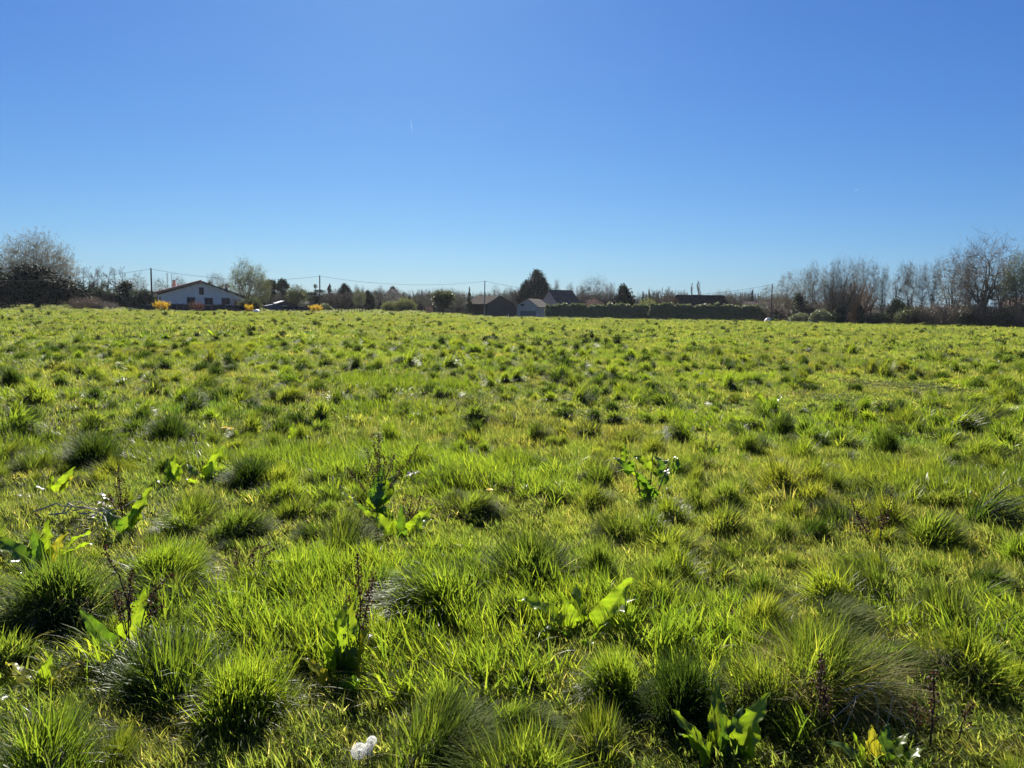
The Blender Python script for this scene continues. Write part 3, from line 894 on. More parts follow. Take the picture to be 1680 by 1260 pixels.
M['bark_mossy'] = noisy('bark_mossy', (.06, .06, .035), (.15, .145, .09), 6, .9, .4)
TK = {}
BK = dict(kids=[11, 6, 5, 4], ang=[.75, .6, .6, .6], ratio=[.55, .5, .45, .42])
def mk(kind):
    if kind in TK: return TK[kind]
    s = sum(ord(c) * (i + 3) for i, c in enumerate(kind))
    rv = random.Random(s)
    if kind[:3] == 'oak':   # wide fan of limbs from a short trunk
        r = shaped_tree(kind, s, 17, .42, [(0, .60, .44, .40), (-.16, .5, .26, .28), (.18, .48, .26, .28)], .24, (15, 95, 520, 2400), .8, bark='bark_mossy')
    elif kind[:3] == 'ash':  # upright crowns, each a little different
        x = rv.uniform(-.05, .05)
        r = shaped_tree(kind, s, 14, .27, [(x, .64, rv.uniform(.18, .25), .36), (-x * 2, .5, .2, .26), (rv.uniform(-.1, .1), .78, .12, .2)], rv.uniform(.14, .3), (7, 42, 290, 1300), .6, ivy=rv.choice((0, 0, 200)), leaf='leaf_budbrown', lsize=.06)
    elif kind[:4] == 'lean':
        r = shaped_tree(kind, s, 13, .3, [(.16, .66, .28, .32), (.3, .74, .18, .22), (-.02, .5, .2, .24)], .2, (7, 50, 300, 1300), .55)
    elif kind[:4] == 'slim':
        r = tree_meshes(kind, s, 10, .12, kids=[26, 7, 5], ang=[1.0, .6, .6], ratio=[.22, .5, .5], up=.06, wob=.07, first=.2, leader=.98, minr=.010, ivy=420, maxl=3)
    elif kind[:4] == 'copp':
        r = tree_meshes(kind, s, 9, .09, twig='twig', kids=[10, 7, 5], ang=[.4, .45, .45], ratio=[.4, .45, .45], up=.07, wob=.09, first=.12, leader=.92, stems=26, spread=.5, minr=.014, maxl=3)
    elif kind[:4] == 'rcop':
        r = tree_meshes(kind, s, 7, .07, bark='twig_red', twig='twig_red', kids=[9, 6, 4], ang=[.4, .45, .45], ratio=[.4, .45, .45], up=.08, wob=.09, first=.12, leader=.92, stems=24, spread=.55, minr=.016, maxl=3)
    elif kind[:4] == 'popl':
        r = tree_meshes(kind, s, 12, .14, twig='twig_pale', bark='bark_pale', kids=[26, 5, 3], ang=[.28, .3, .3], ratio=[.22, .45, .4], up=.16, wob=.04, first=.12, leader=.97, minr=.018, maxl=3)
    elif kind[:4] == 'pale':
        r = shaped_tree(kind, s, 9, .12, [(0, .62, .2, .40), (.05, .4, .14, .3)], .12, (8, 40, 200, 900), .45, twig='twig_pale', bark='bark_pale')
    elif kind[:4] == 'dome':
        r = shaped_tree(kind, s, 12, .3, [(0, .52, .50, .48), (-.25, .4, .3, .32), (.25, .4, .3, .32)], .14, (14, 120, 900, 5200), .45, twig='twig_pale', leaf='leaf_budbrown', lsize=.095, lpt=2, lo=.3)
    elif kind[:4] == 'budg':  # light green budding
        r = shaped_tree(kind, s, 12, .26, [(-.08, .72, .2, .26), (.16, .62, .2, .24), (-.2, .5, .18, .24), (.05, .45, .26, .26)], .14, (9, 60, 420, 2000), .5, leaf='leaf_bud', lsize=.11, lpt=2)
    elif kind[:4] == 'budb':  # brownish catkins
        r = shaped_tree(kind, s, 12, .25, [(0, .62, rv.uniform(.24, .3), .36), (rv.uniform(-.15, .15), .45, .26, .26)], .16, (7, 45, 280, 1250), .5, leaf='leaf_budbrown', lsize=.10, lpt=1)
    elif kind[:4] == 'mist':
        def ex(rng, tips):
            c = tips[rng.choice(len(tips), 9, replace=False)]
            return [(np.vstack([q + rng.normal(0, .27, (90, 3)) for q in c]), .16, 'leaf_olive')]
        r = shaped_tree(kind, s, 11, .18, [(0, .66, .26, .32)], .3, (7, 40, 240, 900), .5, extra=ex)
    elif kind[:4] == 'blos':
        r = shaped_tree(kind, s, 7, .12, [(0, .6, .38, .38)], .25, (8, 50, 300, 1300), .3, leaf='leaf_white', lsize=.1, lpt=1)
    elif kind[:4] == 'pink':
        r = shaped_tree(kind, s, 5, .1, [(0, .55, .5, .42)], .2, (8, 50, 300, 1300), .25, leaf='leaf_pink', lsize=.1, lpt=1)
    elif kind == 'holm':
        r = crown_meshes(kind, s, 9, [(-.05, 0, .72, .32, .32, .28), (-.42, .05, .48, .28, .3, .30), (.38, 0, .45, .30, .3, .28), (.66, 0, .32, .2, .22, .2), (.05, -.1, .48, .45, .35, .32), (-.15, 0, .86, .16, .18, .14), (.15, -.1, .25, .5, .3, .14)],
                         22000, .2, 'leaf_black', (.3, .28), shell=.35, rough=.2)
    elif kind == 'holm2':
        r = crown_meshes(kind, s, 9, [(0, 0, .55, .4, .35, .42), (-.3, 0, .4, .35, .35, .36), (.25, 0, .35, .3, .3, .3)], 12000, .2, 'leaf_black', (.3, .25), shell=.35)
    elif kind == 'round':
        r = crown_meshes(kind, s, 5, [(0, 0, .62, .34, .34, .32), (-.14, 0, .72, .24, .24, .22), (.16, .05, .68, .24, .24, .24), (0, 0, .45, .3, .3, .2)], 8000, .12, 'leaf_olive', (.4, .13), shell=.3, rough=.25)
    elif kind[:4] == 'umbr':   # pine with bare stem
        r = crown_meshes(kind, s, 9, [(0, 0, .82, .22, .22, .14), (-.16, 0, .68, .16, .16, .1), (.17, 0, .72, .17, .16, .1), (.05, 0, .55, .14, .14, .09)], 4200, .2, 'leaf_conifer', (.75, .15), shell=.35, rough=.35)
    elif kind[:4] == 'dome_':
        r = None
    elif kind[:4] == 'cedr':
        r = crown_meshes(kind, s, 9, [(0, 0, .9, .1, .1, .08), (-.18, 0, .72, .28, .2, .06), (.16, 0, .62, .3, .22, .07), (-.1, 0, .5, .34, .25, .08), (.08, 0, .36, .36, .26, .09)], 4200, .2, 'leaf_conifer', (.8, .16), shell=.3, rough=.4)
    elif kind[:4] == 'cyp1':   # big cypress, craggy cone of several spires
        r = crown_meshes(kind, s, 13, [(0, 0, .30, .26, .24, .30), (.02, 0, .52, .23, .2, .26), (0, 0, .76, .15, .14, .20), (-.10, 0, .6, .15, .15, .2), (.15, 0, .42, .17, .16, .26), (.07, 0, .66, .12, .12, .2), (-.02, 0, .9, .07, .07, .10)],
                         20000, .2, 'leaf_black', (.2, .25), shell=.35, rough=.33)
    elif kind[:4] == 'roun':
        r = crown_meshes(kind, s, 8, [(0, 0, .6, .42, .4, .34), (.2, 0, .45, .3, .3, .3), (-.2, 0, .45, .3, .3, .3)], 7000, .16, 'leaf_olive', (.3, .15), shell=.3, rough=.25)
    elif kind[:4] == 'magn':
        r = crown_meshes(kind, s, 8, [(0, 0, .5, .3, .3, .34), (.05, 0, .78, .17, .17, .2), (-.15, 0, .42, .26, .25, .28), (.16, 0, .4, .24, .24, .26)], 6500, .28, 'leaf_black', (.2, .16), shell=.3, rough=.4)
    elif kind[:4] == 'ivyt':
        r = crown_meshes(kind, s, 9, [(0, 0, .5, .17, .17, .4), (.05, 0, .8, .1, .1, .16), (0, 0, .25, .22, .22, .25)], 5200, .2, 'leaf_conifer', (.3, .15), shell=.3, rough=.4)
    elif kind[:4] == 'coni':
        r = conifer_meshes(kind, s, 9, 2.6, 4200)
    elif kind[:4] == 'firt':
        r = conifer_meshes(kind, s, 9, 3.2, 5000)
    # ---- bushes (foliage, stems)
    elif kind[:4] == 'bevg':
        r = crown_meshes(kind, s, 4, [(0, 0, .5, .5, .45, .45), (-.4, 0, .38, .34, .34, .34), (.4, 0, .36, .36, .34, .34), (.1, -.1, .66, .26, .26, .26)], 6500, .15, 'leaf_conifer', (.3, .08), shell=.4, rough=.25)
    elif kind[:4] == 'bgrn':
        r = crown_meshes(kind, s, 3, [(0, 0, .5, .5, .45, .45), (-.35, 0, .36, .34, .34, .32), (.38, 0, .38, .34, .34, .34)], 6000, .11, 'leaf_hedge', (.3, .06), shell=.4, rough=.15)
    elif kind[:4] == 'byel':
        r = crown_meshes(kind, s, 4, [(0, 0, .5, .55, .45, .44), (-.4, 0, .4, .34, .34, .34), (.42, 0, .38, .36, .34, .34)], 5500, .13, 'leaf_yellowgreen', (.3, .07), shell=.3, rough=.3, twigs=300)
    elif kind[:4] == 'boli':
        r = crown_meshes(kind, s, 4, [(0, 0, .45, .6, .45, .42), (-.5, 0, .36, .4, .34, .34), (.5, 0, .34, .4, .34, .34)], 4200, .13, 'leaf_olive', (.3, .07), shell=.2, rough=.35, twigs=900)
    elif kind[:4] == 'btwg':  # leafless thicket
        r = tree_meshes(kind, s, 3.2, .03, bark='twig', twig='twig', leaf='dead', lsize=.07, lpt=1, kids=[8, 6, 4], ang=[.6, .6, .6], ratio=[.6, .55, .5], up=.05, wob=.16, first=.08, leader=.9, stems=22, spread=.85, minr=.012, maxl=3)
    elif kind[:4] == 'btwr':
        r = tree_meshes(kind, s, 3, .03, bark='twig_red', twig='twig_red', leaf='dead', lsize=.07, lpt=1, kids=[8, 6, 4], ang=[.6, .6, .6], ratio=[.6, .55, .5], up=.0, wob=.18, first=.08, leader=.9, stems=18, spread=.9, minr=.012, maxl=3)
    elif kind[:4] == 'fors':
        r = tree_meshes(kind, s, 2.2, .02, bark='twig', twig='twig', leaf='petal_yellow', lsize=.085, lpt=7, lspread=.12, kids=[7, 5], ang=[.5, .5], ratio=[.5, .45], up=.03, wob=.12, first=.15, leader=.95, stems=16, spread=.6, minr=.008, maxl=2)
    elif kind[:4] == 'bred':
        r = tree_meshes(kind, s, 2.2, .02, bark='twig_red', twig='twig_red', leaf='leaf_red', lsize=.07, lpt=4, lspread=.1, kids=[8, 5], ang=[.5, .5], ratio=[.5, .45], up=.03, wob=.12, first=.15, leader=.95, stems=16, spread=.75, minr=.008, maxl=2)
    TK[kind] = r
    return r

BUSH = ('bevg', 'bgrn', 'byel', 'boli', 'btwg', 'btwr', 'fors', 'bred')
tr = random.Random(11)
def plant(kind, px, top, D, hw, label, cat=None, group=None, name=None, sink=0.0):
    """stand a tree or bush under photo column px at distance D, its top at row `top`, half-width hw px"""
    r = mk(kind)
    if r is None: return
    tm, cm, H, W = r
    p = at(px, D)
    h = zat(px, top, D) - p.z
    isb = kind[:4] in BUSH
    nm = name or ('bush' if isb else 'tree')
    o = empty(nm, (p.x, p.y, p.z - sink), 0, label, cat or ('bush' if isb else 'tree'), group)
    wpx = hw * D / FPX
    sz = (h + sink) / H
    o.scale = (wpx / W, (wpx / W), sz)
    o.rotation_euler = (0, 0, tr.choice((0, math.pi)) if kind not in ('holm', 'cyp1') and kind[:4] != 'lean' else 0)
    if tm: mesh_obj('stems' if isb else 'trunk', tm, o)
    mesh_obj('foliage' if isb else 'crown', cm, o)
    return o

ORD = ['first', 'second', 'third', 'fourth', 'fifth', 'sixth', 'seventh', 'eighth', 'ninth', 'tenth', 'eleventh', 'twelfth']
# ---- left end
plant('dome1', 60, 386, 176, 50, 'wide domed tree covered in pale opening buds, far left', 'tree', None, 'budding_tree')
plant('holm', 62, 431, 150, 62, 'black-green evergreen tree with a forked trunk in front of the domed tree', 'tree', None, 'evergreen_tree')
plant('holm2', -8, 438, 156, 34, 'black-green evergreen tree cut by the left edge of the photo', 'tree', None, 'evergreen_tree')
for i, (px, top) in enumerate([(124, 438), (137, 438), (147, 437), (154, 440), (160, 442), (167, 436), (178, 438), (191, 440), (202, 437)]):
    plant('slim%d' % (i % 3), px, top, 178 + (i % 3) * 3, 7.5, '%s thin ivy-clad tree from the left in the row behind the left gardens' % ORD[i], 'tree', 'thin ivy-clad trees in a row on the left', 'thin_tree')
plant('pale2', 226, 447, 182, 14, 'bare open-crowned tree above the flat-topped dark evergreen', 'tree', None, 'bare_tree')
for (k, px, top, D, hw, lab) in [('bevg1', 137, 473, 170, 17, 'dark evergreen shrub nearest the forked evergreen tree'),
        ('bevg2', 163, 468, 170, 18, 'dark evergreen shrub below the thin ivy-clad trees, left of the conical one'),
        ('bevg1', 188, 478, 168, 17, 'low dark evergreen shrub between two taller ones on the left'),
        ('bevg3', 218, 474, 168, 15, 'dark evergreen shrub left of the flat-topped one')]:
    plant(k, px, top, D, hw, lab, 'shrub', None, 'evergreen_shrub')
plant('ivyt1', 204, 458, 172, 17, 'broad dark ivy-covered tree in the middle of the thin row', 'tree', None, 'ivy_tree')
plant('bevg4', 236, 472, 165, 19, 'flat-topped dark evergreen beside the first utility pole', 'shrub', None, 'evergreen_shrub')
plant('btwr1', 138, 487, 140, 22, 'reddish brown bramble bank at the foot of the forked evergreen', 'bramble', None, 'bramble')
plant('btwg2', 165, 494, 140, 18, 'low grey bramble trailing off right of the reddish bank', 'bramble', None, 'bramble')
plant('pale1', 262, 455, 190, 9, 'pale feathery tree just right of the first pole', 'tree', None, 'bare_tree')
plant('slim1', 275, 447, 186, 4, 'thin dark tree sticking up left of the brick chimney', 'tree', None, 'bare_tree')
plant('pale1', 293, 452, 190, 9, 'pale feathery tree right of the brick chimney', 'tree', None, 'bare_tree')
plant('pale3', 303, 459, 190, 7, 'faint low bare tree over the left roof slope of the white house', 'tree', None, 'bare_tree')
plant('mist1', 355, 447, 178, 14, 'bare tree dotted with balls of mistletoe behind the white house', 'tree', None, 'mistletoe_tree')
plant('mist2', 370, 459, 182, 9, 'small dark-clumped tree between the mistletoe tree and the light green one', 'tree', None, 'mistletoe_tree')
plant('budg1', 406, 427, 168, 27, 'tall light green budding tree right of the white house', 'tree', None, 'budding_tree')
plant('budg2', 432, 449, 172, 13, 'shorter light green tree leaning on the tall budding one', 'tree', None, 'budding_tree')
plant('btwg1', 392, 490, 134, 11, 'leafless bush against the right end of the white house', 'bush', None, 'bare_bush')
plant('boli3', 410, 483, 131, 17, 'thin olive bush screening the right end of the white house', 'bush', None, 'bush')
plant('umbr1', 444, 457, 188, 14, 'round-headed pine right of the light green trees', 'tree', None, 'pine_tree')
plant('umbr2', 464, 455, 186, 9, 'taller slim pine beside the round-headed one', 'tree', None, 'pine_tree')
plant('roun1', 486, 465, 180, 15, 'rounded olive tree behind the small garden shed', 'tree', None, 'round_tree')
plant('cedr1', 518, 466, 192, 13, 'dark flat-branched conifer just left of the second pole', 'tree', None, 'conifer_tree')
plant('coni1', 541, 466, 196, 10, 'pointed dark conifer just right of the second pole', 'tree', None, 'conifer_tree')
plant('cyp11', 566, 464, 198, 13, 'broad dark conifer between the second pole and the pale poplar', 'tree', None, 'conifer_tree')
plant('copp1', 556, 476, 182, 22, 'broad grey-brown bare copse behind the wire fence', 'tree', None, 'bare_copse')
plant('pale4', 585, 466, 196, 5, 'pale yellowish poplar in the middle distance', 'tree', None, 'poplar_tree')
plant('budg3', 590, 475, 178, 10, 'yellow-green willow right of the bare copse', 'tree', None, 'willow_tree')
plant('slim2', 595, 467, 196, 3, 'single thin bare stem beside the pale poplar', 'tree', None, 'bare_tree')
plant('cyp12', 604, 475, 186, 10, 'reddish dark evergreen right of the willow', 'tree', None, 'conifer_tree')
plant('ash1', 622, 468, 200, 11, 'thin see-through bare tree left of the white blossom', 'tree', None, 'bare_tree')
plant('cyp13', 645, 469, 196, 12, 'dark rounded evergreen just above the white blossom tree', 'tree', None, 'conifer_tree')
plant('blos1', 646, 472, 172, 12, 'white-blossomed tree in the middle distance', 'tree', None, 'blossom_tree')
plant('byel1', 640, 492, 164, 13, 'pale yellow-green bush under the white blossom', 'bush', None, 'flowering_bush')
plant('byel2', 665, 485, 162, 17, 'larger pale yellow-green bush right of the white blossom', 'bush', None, 'flowering_bush')
plant('coni2', 671, 484, 190, 5, 'little dark conifer top above the yellow-green bush', 'tree', None, 'conifer_tree')
plant('ash2', 692, 476, 196, 13, 'bare grey tree left of the round dense tree', 'tree', None, 'bare_tree')
plant('ash3', 712, 480, 198, 10, 'low bare tree just touching the round dense tree', 'tree', None, 'bare_tree')
plant('pink1', 704, 503, 152, 6, 'tiny pale pink blossom tree alone in the grass', 'tree', None, 'blossom_tree')
plant('round', 727, 474, 150, 16, 'round dense tree on a short trunk, standing alone left of the barn', 'tree', None, 'round_tree')
plant('ash4', 755, 477, 196, 12, 'bare grey tree between the round tree and the barn', 'tree', None, 'bare_tree')
plant('coni3', 770, 471, 190, 6, 'narrow dark conifer above the left end of the barn', 'tree', None, 'conifer_tree')
plant('pale5', 813, 468, 215, 9, 'pale feathery poplar above the barn ridge', 'tree', None, 'poplar_tree')
plant('ash5', 831, 471, 212, 10, 'bare tree with a few leaf clumps right of the barn ridge', 'tree', None, 'bare_tree')
plant('slim1', 845, 482, 205, 4, 'thin dark tree in the gap between barn and garage', 'tree', None, 'bare_tree')
plant('cyp14', 862, 458, 222, 13, 'lower black-green cypress, left one of the big pair', 'tree', None, 'cypress_tree')
plant('cyp1', 881, 441, 225, 22, 'tall black-green cypress, right one of the big pair', 'tree', None, 'cypress_tree')
plant('ash6', 912, 458, 240, 8, 'first bare tree right of the tall cypress', 'tree', None, 'bare_tree')
plant('ash7', 934, 464, 240, 8, 'second, lower bare tree right of the tall cypress', 'tree', None, 'bare_tree')
plant('oak2', 976, 452, 226, 27, 'spreading bare tree behind the tiled roofs', 'tree', None, 'bare_tree')
plant('ash8', 953, 466, 228, 12, 'bare tree overlapping the left side of the spreading one', 'tree', None, 'bare_tree')
plant('ash2', 1001, 464, 228, 12, 'dense bare tree overlapping the right side of the spreading one', 'tree', None, 'bare_tree')
plant('pink2', 974, 491, 200, 14, 'pink blossom tree peeping over the hedge', 'tree', None, 'blossom_tree')
plant('magn1', 1024, 465, 200, 16, 'dark large-leaved evergreen tree behind the long hedge', 'tree', None, 'evergreen_tree')
plant('coni4', 1054, 478, 205, 6, 'small dark conifer top left of the reddish coppice, left of two', 'tree', None, 'conifer_tree')
plant('coni5', 1064, 476, 205, 5, 'small dark conifer top left of the reddish coppice, right of two', 'tree', None, 'conifer_tree')
plant('byel3', 1062, 487, 198, 19, 'yellow-green bush behind the long hedge', 'bush', None, 'flowering_bush')
plant('rcop1', 1088, 473, 202, 20, 'orange-brown coppice left of the long dark roof', 'tree', None, 'coppice')
plant('pale6', 1119, 475, 235, 12, 'faint pale bare tree over the left end of the dark roof', 'tree', None, 'bare_tree')
plant('popl1', 1137, 464, 245, 4, 'left, shorter of two poplars above the dark roof', 'tree', 'two poplars above the dark roof', 'poplar_tree')
plant('popl2', 1147, 461, 245, 5, 'right, taller of two poplars above the dark roof', 'tree', 'two poplars above the dark roof', 'poplar_tree')
plant('ash1', 1176, 476, 228, 12, 'bare tree above the right half of the dark roof', 'tree', None, 'bare_tree')
plant('ash5', 1191, 474, 226, 10, 'bare tree over the right end of the dark roof', 'tree', None, 'bare_tree')
plant('copp2', 1208, 481, 205, 14, 'low dark thicket right of the dark roof', 'tree', None, 'bare_copse')
plant('firt1', 1233, 476, 215, 6, 'small neat fir above the flat dark roof', 'tree', None, 'fir_tree')
plant('boli1', 1246, 497, 184, 20, 'olive green bush above the right end of the long hedge', 'bush', None, 'bush')
# ---- right tree line
RT = [('budb1', 1262, 466, 190, 20, 'low pale budding tree behind the fourth pole'),
 ('budb2', 1292, 446, 182, 20, 'brownish budding tree right of the fourth pole'),
 ('budb3', 1318, 440, 184, 17, 'second brownish budding tree right of the fourth pole'),
 ('ash1', 1335, 428, 180, 17, 'leafless tree rising first to full height in the right row'),
 ('ash2', 1352, 436, 182, 12, 'bare tree in the gap left of the brown coppices'),
 ('ash3', 1367, 424, 178, 12, 'thin tall tree behind the left brown coppice'),
 ('oak3', 1385, 420, 176, 20, 'bare tree straight above the left brown coppice'),
 ('ash4', 1407, 422, 178, 15, 'bare tree between the two brown coppices'),
 ('ash5', 1428, 425, 176, 15, 'bare tree above the orange-brown coppice'),
 ('ash6', 1447, 436, 174, 11, 'short bare tree in the dip of the right row'),
 ('lean1', 1468, 428, 168, 22, 'bare tree leaning right with forked pale limbs'),
 ('ash7', 1492, 430, 170, 13, 'bare tree with one straight dark stem, right of the leaning one'),
 ('ash8', 1511, 430, 166, 12, 'thin bare tree in the middle of the right row'),
 ('ash2', 1530, 424, 164, 12, 'tall thin tree left of the dense brown tree'),
 ('budb4', 1562, 415, 156, 26, 'dense brown-twigged tree left of the great bare tree'),
 ('ash3', 1588, 404, 158, 14, 'straight dark tree close to the great bare tree on its left'),
 ('oak1', 1612, 383, 152, 46, 'great bare tree, tallest of all, near the right edge'),
 ('ash4', 1640, 424, 156, 14, 'bare tree under the right side of the great one'),
 ('budg4', 1670, 413, 150, 24, 'tree with yellow-green tips at the right edge'),
 ('ash6', 1700, 420, 150, 24, 'bare tree half outside the right edge')]
for (k, px, top, D, hw, lab) in RT:
    plant(k, px, top, D, hw, lab, 'tree', 'bare trees in the row along the right side of the field', 'bare_tree')
plant('copp3', 1376, 459, 160, 22, 'left brown coppice of many thin stems in front of the right row', 'tree', None, 'coppice')
plant('rcop2', 1406, 461, 162, 20, 'orange-brown coppice in front of the right row', 'tree', None, 'coppice')
plant('ivyt2', 1312, 477, 172, 12, 'dark green ivy-wrapped tree behind the two clipped shrubs', 'tree', None, 'ivy_tree')
plant('ivyt3', 1377, 497, 156, 9, 'ivy-covered stump at the foot of the left brown coppice', 'tree', None, 'ivy_tree')
plant('ivyt1', 1413, 500, 158, 6, 'dark ivy clump at the foot of the orange-brown coppice', 'tree', None, 'ivy_tree')
plant('bevg2', 1472, 486, 160, 14, 'dark evergreen shrub at the foot of the leaning tree', 'shrub', None, 'evergreen_shrub')
UB = [('boli2', 1440, 508, 158, 20, 'olive thicket in front of the low pink-walled house'), ('boli1', 1498, 498, 154, 24, 'olive thicket right of the dark evergreen shrub'),
 ('btwg1', 1530, 498, 154, 24, 'brown leafless thicket under the middle of the right row'), ('btwg2', 1566, 494, 150, 26, 'brown thicket left of the great bare tree'),
 ('boli3', 1600, 496, 149, 22, 'olive brown thicket at the foot of the great bare tree'), ('btwg3', 1632, 493, 148, 26, 'brown thicket right of the great bare tree'),
 ('boli2', 1664, 495, 146, 24, 'olive thicket near the right edge'), ('btwg1', 1695, 494, 144, 26, 'brown thicket cut by the right edge'),
 ('btwg2', 1285, 497, 176, 22, 'brown thicket behind the open shelter'), ('btwg3', 1320, 498, 172, 22, 'brown thicket behind the clipped shrubs'), ('btwg1', 1350, 495, 170, 20, 'brown thicket between the clipped shrubs and the coppice')]
for (k, px, top, D, hw, lab) in UB: plant(k, px, top, D, hw, lab, 'thicket', None, 'thicket')
plant('bgrn1', 1315, 511.5, 158, 17, 'low clipped green shrub, left of two near the open shelter', 'shrub', None, 'clipped_shrub')
plant('bgrn2', 1347, 505, 156, 16, 'rounder clipped shrub with a yellowish top, right of two', 'shrub', None, 'clipped_shrub')
# garden shrubs
plant('fors1', 265, 494, 128, 8, 'yellow forsythia at the left corner of the white house', 'forsythia', None, 'forsythia_bush')
plant('fors2', 409, 500, 128, 5, 'small thin forsythia at the right end of the white house', 'forsythia', None, 'forsythia_bush')
plant('fors1', 518, 500, 134, 8, 'yellow forsythia under the second pole', 'forsythia', None, 'forsythia_bush')
plant('bred1', 323, 494, 127, 10, 'red-leaved bush in front of the white house', 'bush', None, 'red_bush')
plant('bgrn3', 533, 497, 142, 11, 'grey-green rounded bush right of the second forsythia', 'bush', None, 'round_bush')

# ---- far woodland behind everything
def woodland():
    rng = np.random.default_rng(500)
    vs = []; ts = []; A = []; o = 0; s0 = []; s1 = []; ra = []
    for px in range(-60, 1800, 7):
        D = (235 if px < 1280 else 200) + rng.uniform(-12, 14)
        top = (480 if px < 240 else 477) + rng.uniform(-3, 8) + 3 * math.sin(px * .05) + (15 if px > 1300 else 0) + max(0, px - 840) * .013
        p = at(px + rng.uniform(-4, 4), D); h = max(2, zat(px, top, D) - p.z)
        w = rng.uniform(1.6, 3.2)
        lob = [(p.x, p.y, p.z + h * .45, w, w, h * .5)]
        n = 620
        d = rng.normal(0, 1, (n, 3)); d /= np.linalg.norm(d, axis=1, keepdims=True)
        P = np.array(lob[0][:3]) + d * np.array(lob[0][3:]) * (rng.uniform(.2, 1.05, n) ** .5)[:, None]
        cv, ct, ca = cards(rng, P, .3, 0, vlo=rng.uniform(0, .6), vhi=1)
        vs.append(cv); ts.append(ct + o); A.append(ca); o += len(cv)
        for _ in range(60):
            a0 = np.array([p.x + rng.uniform(-w, w), p.y + rng.uniform(-w, w), p.z])
            a1 = a0 + np.array([rng.normal(0, .7), rng.normal(0, .7), h * rng.uniform(.8, 1.08)])
            s0.append(a0); s1.append(a1); ra.append(rng.uniform(.03, .09))
    V, Q = tube_np(s0, s1, ra, np.array(ra) * .3, 3)
    vs.append(V); A.append(np.zeros(len(V)))
    me = np_mesh('woodland', np.vstack(vs), Q + o, np.vstack(ts), [M['farleaf'], M['twig']], qm=np.ones(len(Q)), attrs={'v': np.concatenate(A)})
    tag(mesh_obj('woodland', me), 'grey-brown far woodland closing off the fields behind the houses', 'woodland', kind='stuff')
lf('farleaf', (.055, .052, .04), (.09, .083, .062), (.15, .14, .1), .3, .8, .1, (1.1, 1.1, .9))
woodland()

# ---------------------------------------------------------------- long hedge
def hedge(px0, px1, top0, top1, D0, D1, depth, label, seed, n):
    rng = np.random.default_rng(seed)
    a = at(px0, D0); b = at(px1, D1); mid = (a + b) / 2
    ax = (b - a); L = Vector((ax.x, ax.y, 0)).length; ux = Vector((ax.x, ax.y, 0)).normalized(); uy = Vector((-ux.y, ux.x, 0))
    ha = zat(px0, top0, D0) - a.z; hb = zat(px1, top1, D1) - b.z
    t = rng.uniform(0, 1, n)
    h = (ha + (hb - ha) * t) * (1 + .05 * np.sin(t * L * .55 + seed) + .05 * np.sin(t * L * 1.7 + np.sin(t * L * .4)) + .045 * np.sin(t * L * 4.1)) * np.clip(np.minimum(t, 1 - t) * L / .8 + .55, 0, 1)
    face = rng.uniform(0, 1, n)
    bul = .5 * np.sin(t * L * .9 + 1.2 * np.sin(t * L * .31)) + .35 * np.sin(t * L * 2.3 + 1)
    inset = rng.uniform(0, 1, n) ** 2 * .9
    front = face < .55; top = (face >= .55) & (face < .85); back = face >= .85
    z = np.where(top, h - inset * .5, h * rng.uniform(.01, 1, n))
    rnd = np.clip((z / np.maximum(h, .1) - .75) * 4, 0, 1) * .35
    y = np.where(front, -depth / 2 - bul * .55 * (.4 + .6 * np.sin(z * 1.1 + t * L * .8) ** 2) + inset + rnd, np.where(back, depth / 2 - inset - rnd, rng.uniform(-depth / 2, depth / 2, n)))
    z = z + rng.normal(0, .05, n) + np.where(top, rng.uniform(0, 1, n) ** 5 * .45 * (np.sin(t * L * 2.9) > -.2), 0)
    x = (t - .5) * L
    P = np.stack([ux.x * x + uy.x * y, ux.y * x + uy.y * y, np.maximum(z, 0) + (b.z - a.z) * (t - .5)], 1)
    cv, ct, ca = cards(rng, P, .2, 0, 1.7)
    me = np_mesh('hedge', cv, None, ct, [M['leaf_hedge']], attrs={'v': ca})
    o = empty('hedge', mid, 0, label, 'hedge', None)
    mesh_obj('foliage', me, o)
    # woody inside
    s0 = []; s1 = []
    for k in range(int(L * 3)):
        x = rng.uniform(-.5, .5) * (L - 1); hh = min(ha, hb) * rng.uniform(.6, .85); yy = rng.uniform(-.3, .3)
        s0.append((ux.x * x + uy.x * yy, ux.y * x + uy.y * yy, -.5)); x += rng.uniform(-.4, .4); yy *= 2
        s1.append((ux.x * x + uy.x * yy, ux.y * x + uy.y * yy, hh))
    V, Q = tube_np(s0, s1, np.full(len(s0), .05), np.full(len(s0), .02), 4)
    mesh_obj('stems', np_mesh('hedge_stems', V, Q, None, [M['bark']]), o)
hedge(894, 1066, 501, 501, 182, 184, 2.6, 'left, greyer half of the long clipped hedge beside the white garage', 61, 42000)
hedge(1065, 1249, 500, 503, 181, 183, 2.6, 'right, darker half of the long clipped hedge, with a rounded end', 62, 46000)

